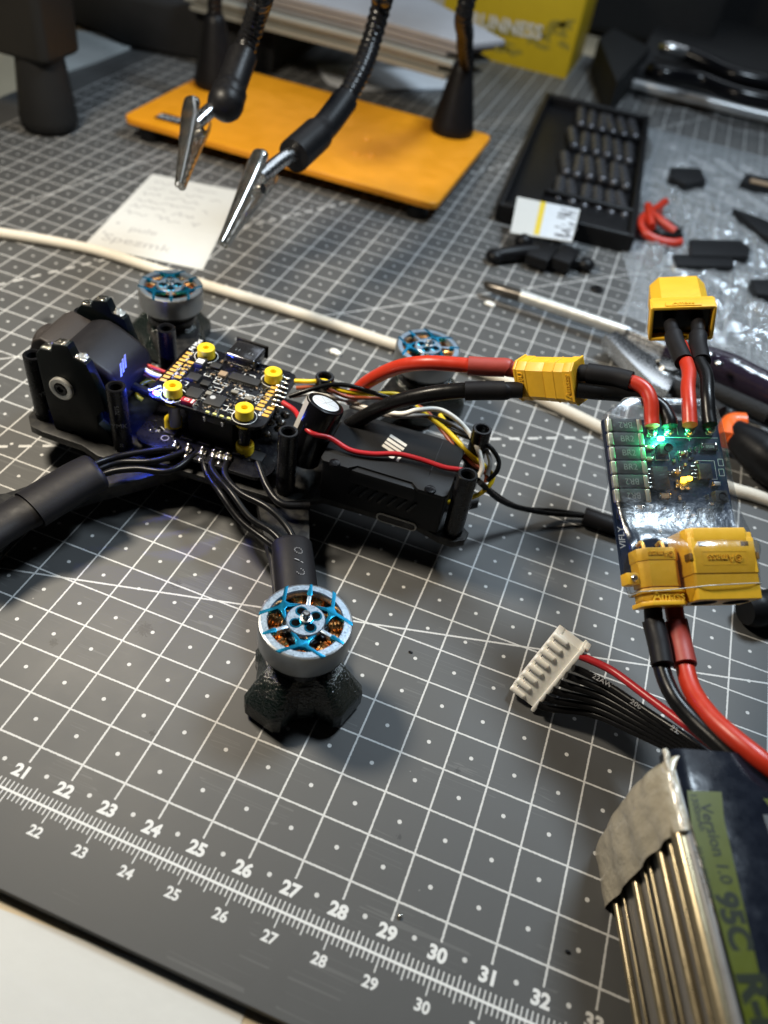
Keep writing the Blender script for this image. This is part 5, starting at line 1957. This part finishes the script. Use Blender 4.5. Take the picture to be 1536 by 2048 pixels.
bitm = mat('dark bit steel', (0.10, 0.10, 0.11), 0.28, m=0.6, rvar=0.06)
bit = None
rows_ = (((1119, 388), (1250, 424)), ((1133, 335), (1253, 365)), ((1148, 285), (1260, 315)), ((1162, 242), (1270, 266)))
for (pa_, pb_) in rows_:
    A_, Z_ = TI @ at(*pa_, 0.7), TI @ at(*pb_, 0.7)
    for i in range(6):
        p = A_.lerp(Z_, i / 5)
        f = T(p.x + random.uniform(-.03, .03), p.y + random.uniform(-.12, .12), 0.50 + random.uniform(-.05, .04)) @ RZ(6 + random.uniform(-5, 5))
        if bit is None:
            b = B()
            b.tube([(0, -0.2, 0), (0, -0.12, 0), (0, 0.1, 0), (0, 2.0, 0), (0, 2.2, 0)], lambda t_: 0.29 if 0.04 < t_ else 0.2, n=14)
            b.ball((0, -0.12, 0), 0.27)
            bit = b.obj('driver_bit', bitm, ty)
            bit.matrix_local = f
        else:
            link('driver_bit', bit.data, ty, f)

cd = thing('parts_card', 'white card with a yellow stripe leaning on the front of the black tray', 'card', axes(at(1085, 440, 1.15), at(1150, 425, 1.25) - at(1030, 402, 1.25), at(1085, 410, 1.35) - at(1080, 478, 0.75)))
DI2 = cd.matrix_world.inverted()
DI2 = axes(at(1085, 440, 1.15), at(1150, 425, 1.25) - at(1030, 402, 1.25), at(1085, 410, 1.35) - at(1080, 478, 0.75)).inverted()
q = [DI2 @ at(1033, 400, 1.3), DI2 @ at(1158, 425, 1.3), DI2 @ at(1142, 488, 0.75), DI2 @ at(1020, 468, 0.75)]
b = B()
b.prism([(p.x, p.y) for p in q], -0.06, 0.0)
b.obj('card_sheet', paper, cd)
b = B()
lerp2 = lambda u, v: (q[0].lerp(q[1], u)).lerp(q[3].lerp(q[2], u), v)
b.prism([tuple(lerp2(u, v).xy) for u, v in ((0.37, 0.0), (0.46, 0.0), (0.46, 0.95), (0.37, 0.95))], 0.0, 0.004)
b.obj('yellow_stripe', mat('yellow ink', (0.62, 0.46, 0.02), 0.5), cd)
b = B()
b.prism([tuple(lerp2(u, v).xy) for u, v in ((0.47, 0.0), (0.99, 0.0), (0.99, 0.98), (0.47, 0.98))], 0.0, 0.003)
b.obj('label_panel', mat('grey label paper', (0.55, 0.58, 0.62), 0.6, var=(3, 0.1)), cd)
b = B()
rnd = random.Random(5)
for i in range(26):
    u, v = 0.72 + 0.24 * rnd.random(), 0.06 + 0.86 * rnd.random()
    p = lerp2(u, v)
    b.box((p.x, p.y, 0.005), (rnd.uniform(0.15, 0.5), rnd.uniform(0.06, 0.13), 0.002))
b.obj('smudged_print', mat('grey ink', (0.14, 0.14, 0.15), 0.6), cd)

# black hinge-like clip in front of the tray
b = B()
c1, c2 = at(990, 512, 0.3), at(1172, 528, 0.3)
b.ball(c1, 0.42, sq=(1, 1, 0.7))
b.ball(c2, 0.4, sq=(1, 1, 0.7))
b.tube([c1, at(1030, 506, 0.4), at(1072, 503, 0.4)], 0.3, n=12)
b.box((0, 0, 0), (1.0, 1.5, 0.5), mx=T(*at(1082, 512, 0.4)) @ RZ(-6), bev=0.1)
b.box((0, 0, 0), (0.85, 1.6, 0.55), mx=T(*at(1130, 518, 0.4)) @ RZ(-8), bev=0.12)
b.ball(at(1047, 484, 0.5), 0.42, sq=(1, 1, 0.9))
b.tube([at(1100, 512, 0.3), at(1140, 522, 0.3), c2], 0.22, n=12)
tag(b.obj('plastic_clip', black_plastic), 'small black jointed plastic clip lying in front of the white card', 'clip')

# clear bag with parts on it
t = bmesh.new()
rnd = random.Random(3)
nx, ny = 84, 110
ox, oy, sx_, sy_ = 0.9, 24.5, 11.5, 24.0
grid = []
for j in range(ny):
    row = []
    for i in range(nx):
        u, v = i / (nx - 1), j / (ny - 1)
        x_ = ox + sx_ * u + 1.3 * (1 - v) * 0.6 - 0.6 * v + 0.35 * math.sin(v * 17) * (1 - u)
        y_ = oy + sy_ * v + 0.5 * math.sin(u * 13 + 1) * (1 - v) - 2.0 * u * (1 - v)
        edge = min(u, v, 1 - u, 1 - v)
        z_ = 0.05 + min(1, edge * 8) * (0.16 + 0.13 * math.sin(x_ * 2.1 + math.sin(y_ * 1.7)) * math.cos(y_ * 2.6 + x_) + rnd.uniform(0, 0.16) * (1.0 if v < 0.62 else 0.3))
        row.append(t.verts.new((x_ + rnd.uniform(-.04, .04), y_ + rnd.uniform(-.06, .06), max(0.02, z_))))
    grid.append(row)
for j in range(ny - 1):
    for i in range(nx - 1):
        t.faces.new((grid[j][i], grid[j][i + 1], grid[j + 1][i + 1], grid[j + 1][i]))
b = B()
b._in(t, None, 0)
tag(b.obj('bubble_bag', bag_film, ang=3), 'crumpled clear plastic bag glinting on the mat beside the bit tray', 'plastic bag')
for lab, nm, pts, h in (('flat black part nearest the red wire loop on the clear bag', 'plastic_part', ((1378, 482), (1480, 484), (1500, 500), (1497, 518), (1380, 515)), 0.5),
                        ('wide black part just behind the yellow plug on the clear bag', 'plastic_part', ((1345, 512), (1462, 515), (1467, 538), (1350, 535)), 0.42),
                        ('black block at the photo\'s right edge beside the yellow plug', 'plastic_part', ((1500, 562), (1600, 562), (1600, 600), (1512, 592)), 0.5),
                        ('long black part slanting off the right edge over the clear bag', 'plastic_part', ((1465, 420), (1500, 432), (1600, 470), (1600, 510), (1520, 470)), 0.5),
                        ('small dark component far back on the clear bag by the tray', 'plastic_part', ((1340, 338), (1400, 340), (1412, 366), (1370, 372), (1340, 358)), 0.5),
                        ('black part with a copper-coloured edge at the right edge of the clear bag', 'plastic_part', ((1490, 350), (1600, 372), (1600, 396), (1480, 366)), 0.5)):
    b = B()
    P_ = [at(px, py, h) for px, py in pts]
    b.prism([(p.x, p.y) for p in P_], 0.18, h + 0.12, bev=0.08)
    if 'copper' in lab:
        A_, Z_ = at(1500, 362, 0.66), at(1600, 385, 0.66)
        b.tube([A_, Z_], 0.14, n=8, mi=1)
    tag(b.obj(nm, [matte_black, comp_tan]), lab, 'part')
b = B()
b.tube([at(*q) for q in ((1318, 422, 0.5), (1292, 430, 0.6), (1281, 448, 0.6), (1290, 466, 0.5), (1315, 480, 0.4), (1345, 486, 0.4), (1362, 484, 0.45))], 0.2, n=12)
b.tube([at(*q) for q in ((1296, 412, 0.7), (1299, 432, 0.8), (1304, 454, 0.7))], 0.2, n=12)
b.tube([at(*q) for q in ((1330, 404, 0.6), (1312, 418, 0.7), (1300, 424, 0.75), (1320, 440, 0.7), (1350, 464, 0.5))], 0.2, n=12)
b.tube([at(*q) for q in ((1312, 432, 0.4), (1335, 448, 0.5), (1364, 464, 0.4))], 0.19, n=12, mi=1)
b.tube([at(*q) for q in ((1296, 458, 0.3), (1320, 468, 0.35), (1362, 474, 0.3))], 0.19, n=12, mi=1)
b.tube([at(*q) for q in ((1310, 482, 0.2), (1325, 495, 0.2), (1334, 504, 0.2))], 0.16, n=12, mi=1)
tag(b.obj('wire_offcut', [wire_red, wire_black]), 'looped red and black wire offcut lying beside the bit tray', 'wire')

# crumbs and a ring
for nm, lab, (px, py), r_, mm in (('crumb', 'clear glue crumb on the mat behind the drone\'s yellow wire', (669, 703), 0.2, white_nylon), ('crumb', 'pale crumb just under the soldering iron tip', (978, 607), 0.2, white_nylon)):
    b = B()
    p = at(px, py, 0.06)
    b.ball(p, r_ * 0.8, sq=(1.2, 0.9, 0.5), u=7, v=5)
    b.ball(p + V((0.16, -0.05, 0)), r_ * 0.6, sq=(1, 1, 0.6), u=6, v=5)
    tag(b.obj(nm, mm, ang=20), lab, 'crumb')
b = B()
p = at(1193, 580, 0.0)
b.lathe([(0.12, 0.0), (0.26, 0.0), (0.28, 0.06), (0.22, 0.12), (0.12, 0.1), (0.12, 0.0)], 20, mx=T(p.x, p.y, 0.005))
tag(b.obj('rubber_ring', black_plastic), 'tiny black rubber ring lying on the mat near the soldering iron', 'ring')
b = B()
p = at(799, 1834, 0.0)
b.ball((p.x, p.y, 0.03), 0.045, sq=(1, 1, 0.9))
tag(b.obj('solder_bead', solder), 'tiny solder bead on the mat beside the number 29', 'solder bead')

for lab, (px, py) in (('black speck on the mat between the numbers 32 and 33', (1135, 1904)), ('black speck on the mat right of the near motor', (821, 1305))):
    b = B()
    p = at(px, py, 0.0)
    b.ball((p.x, p.y, 0.02), 0.045, sq=(1.3, 0.8, 0.5), u=7, v=5)
    tag(b.obj('speck', black_plastic, ang=20), lab, 'speck')

# ---------------------------------------------------------------- far side of the desk
bx = thing('yellow_box', 'yellow card box with pale lettering and dark flame print standing on the mat', 'box', T(-12, 54, 0))
XI = T(12, -54, 0)
r0 = XI @ at(1130, 160, 0)
xl0 = (XI @ at(878, 92, 0)).x
zt_ = 7.0
b = B()
b.box(((r0.x + xl0) / 2, 3.2, zt_ / 2), (r0.x - xl0, 6.4, zt_), bev=0.08)
b.obj('carton', box_yellow, bx)


def front(px, py):
    d = ray(px, py)
    return XI @ (CO + d * ((54 - CO.y) / d.y))


b = B()
p = front(1008, 52)
f = T(p.x, -0.012, p.z) @ RX(90) @ RZ(2)
b.text('iRUNNESS', 1.15, f @ M.Shear('XZ', 4, (0.0, 0.0)), bold=0.03)
b.obj('lettering', box_letter, bx)
b = B()
rnd = random.Random(8)
P_ = [front(*q) for q in ((960, 40), (1055, 52), (1040, 76), (985, 70), (962, 60))]
b.prism([(v.x, v.z) for v in P_], 0.0, 0.006, mx=axes((0, 0, 0), (1, 0, 0), (0, 0, 1)))
for (x0, y0) in ((1075, 62), (1090, 75), (1105, 58), (1125, 66), (1118, 50), (1135, 48), (1062, 80), (1000, 100), (1030, 104), (1128, 88), (1010, 86), (1082, 92)):
    p = front(x0, y0)
    pts = []
    for i in range(7):
        a = 2 * math.pi * i / 7
        r_ = rnd.uniform(0.15, 0.75)
        pts.append((p.x + 1.2 * r_ * math.cos(a), p.z + 0.6 * r_ * math.sin(a)))
    b.prism(pts, 0.0, 0.005, mx=axes((0, 0, 0), (1, 0, 0), (0, 0, 1)))
b.obj('flame_print', box_print, bx)

nb = thing('paper_stack', 'stack of pale notebooks and papers lying across the far edge of the mat', 'papers', T(-18, 52, 0))
NI = T(18, -52, 0)
for k in range(6):
    z0 = 2.9 + 0.32 * k
    s_ = (0, -26, 10, -14, 6, -4)[k]
    P_ = [NI @ at(px, py, 2.9) + V(((0, -0.5, 0.3, -0.2, 0.4, 0.9)[k], (0, 0.25, -0.1, 0.3, 0.1, 0.0)[k], 0)) for px, py in ((380, 20), (520, 58), (700, 105), (888, 160), (962, 150), (778, 38), (720, -8))]
    b = B()
    b.prism([(p.x, p.y) for p in P_], z0, z0 + 0.27, bev=0.05)
    b.obj('pad', mat('pad paper', (0.26 + 0.01 * (k % 3), 0.26 + 0.012 * (k % 3), 0.23 + 0.015 * k), 0.7, var=(0.6, 0.15)), nb)
b = B()
P_ = [at(px, py, 0.12) for px, py in ((632, 135), (655, 132), (760, 138), (905, 142), (893, 178), (800, 180), (690, 178), (655, 165))]
b = B()
b.prism([(p.x, p.y) for p in P_], 0.02, 0.22, bev=0.08)
tag(b.obj('folded_paper', mat('cool white paper', (0.55, 0.58, 0.62), 0.55, var=(1.2, 0.15), bump=(1.2, 0.5, 0.2))), 'folded bluish white paper lying between the orange stand and the paper stack', 'paper')

b = B()
P_ = [at(110, 30, 0), at(250, 98, 0), at(420, 128, 0), at(545, 150, 0), at(645, 82, 0), at(500, -60, 0), at(100, -120, 0)]
b.prism([(p.x, p.y) for p in P_], 0.02, 2.85, bev=0.35, seg=3)
tag(b.obj('black_case', dark_cloth), 'low black case behind the orange stand, under the paper stack', 'case')
b = B()
P_ = [at(120, 150, 0), at(122, 62, 0), at(255, 82, 0), at(282, 90, 0), at(190, 128, 0)]
b.prism([(p.x, p.y) for p in P_], 0.02, 0.16)
tag(b.obj('grey_sheet', mat('pale grey sheet', (0.42, 0.44, 0.44), 0.6, var=(1, 0.1))), 'pale grey sheet lying at the mat\'s left margin behind the black handle', 'sheet')

# laptop at the far right
lp_ = thing('laptop', 'black laptop with a silver front edge at the far right of the mat', 'laptop', T(10, 55, 0))
QI = T(-10, -55, 0)
b = B()
b.box((4.5, 10, 0.5), (33.2, 21, 0.62), bev=0.2, seg=3)
b.obj('laptop_base', silver_case, lp_)
b = B()
b.box((4.5, 10.3, 1.1), (33.0, 20.6, 0.66), bev=0.1)
b.obj('keyboard_deck', dark_cloth, lp_)
b = B()
b.box((4.5, 20.3, 8), (33, 0.5, 15), mx=RX(0), bev=0.1)
b.obj('screen', dark_cloth, lp_)
b = B()
b.tube([at(1325, 96, 2.2), at(1340, 98, 2.3), at(1370, 106, 2.2)], 0.42, n=12, mi=1)
b.tube([at(1360, 102, 2.2), at(1420, 128, 2.0), at(1470, 150, 1.9), at(1536, 165, 1.9), at(1600, 175, 1.9)], 0.5, n=12)
b.tube([at(1300, 140, 1.9), at(1330, 150, 2.0), at(1400, 160, 1.9), at(1480, 190, 1.9), at(1600, 215, 1.9)], 0.5, n=12)
tag(b.obj('black_cable', [gloss_black, steel]), 'black cables with a bright metal plug lying on the laptop', 'cable')
b = B()
P_ = [at(1196, 82, 2), at(1225, 60, 2), at(1300, 100, 2), at(1232, 172, 2)]
b.prism([(p.x, p.y) for p in P_], 0.02, 2.2, bev=0.2)
tag(b.obj('dark_pouch', mat('charcoal pouch', (0.012, 0.0125, 0.013), 0.7, sp=0.2, var=(2, 0.2))), 'charcoal pouch leaning at the laptop\'s left corner behind the tray', 'pouch')

# black handle standing at the left edge
b = B()
b.box((-4.5, 74, 4.0), (14, 13, 8), bev=0.8, seg=3)
tag(b.obj('black_bag', dark_cloth), 'black bag standing far back between the yellow box and the laptop', 'bag')
hd_ = thing('black_tool', 'large black tool body standing on its foot at the top left of the mat', 'tool', T(-26.2, 26.8, 0))
b = B()
b.lathe([(0, 0.02), (1.05, 0.02), (1.28, 0.2), (1.32, 0.6), (1.22, 1.6), (1.05, 3.3), (0, 3.3)], 32)
b.obj('rubber_foot', mat('rubber', (0.014, 0.014, 0.0145), 0.6, sp=0.2, bump=(8, 0.2, 0.02)), hd_, ang=50)
b = B()
b.prism(rrect(-4.3, -1.2, 1.2, 1.6, 0.5), 3.2, 9.5, bev=0.25, seg=3)
b.box((-2.4, -1.1, 9.6), (3.6, 0.9, 2.4), bev=0.4, seg=3)
hb_ = b.obj('handle_body', mat('dark moulded plastic', (0.015, 0.0145, 0.014), 0.42, sp=0.2, rvar=0.08, bump=(3, 0.2, 0.04)), hd_, ang=50)
b = B()
b.lathe([(0, 0.1), (0.35, 0.1), (0.42, 0.0)], 20, mx=T(-2.0, -1.2, 3.9) @ RX(90))
b.box((-2.6, -1.22, 7.2), (1.2, 0.05, 0.12), bev=0.02)
b.obj('trim_stud', silver_case, hb_)
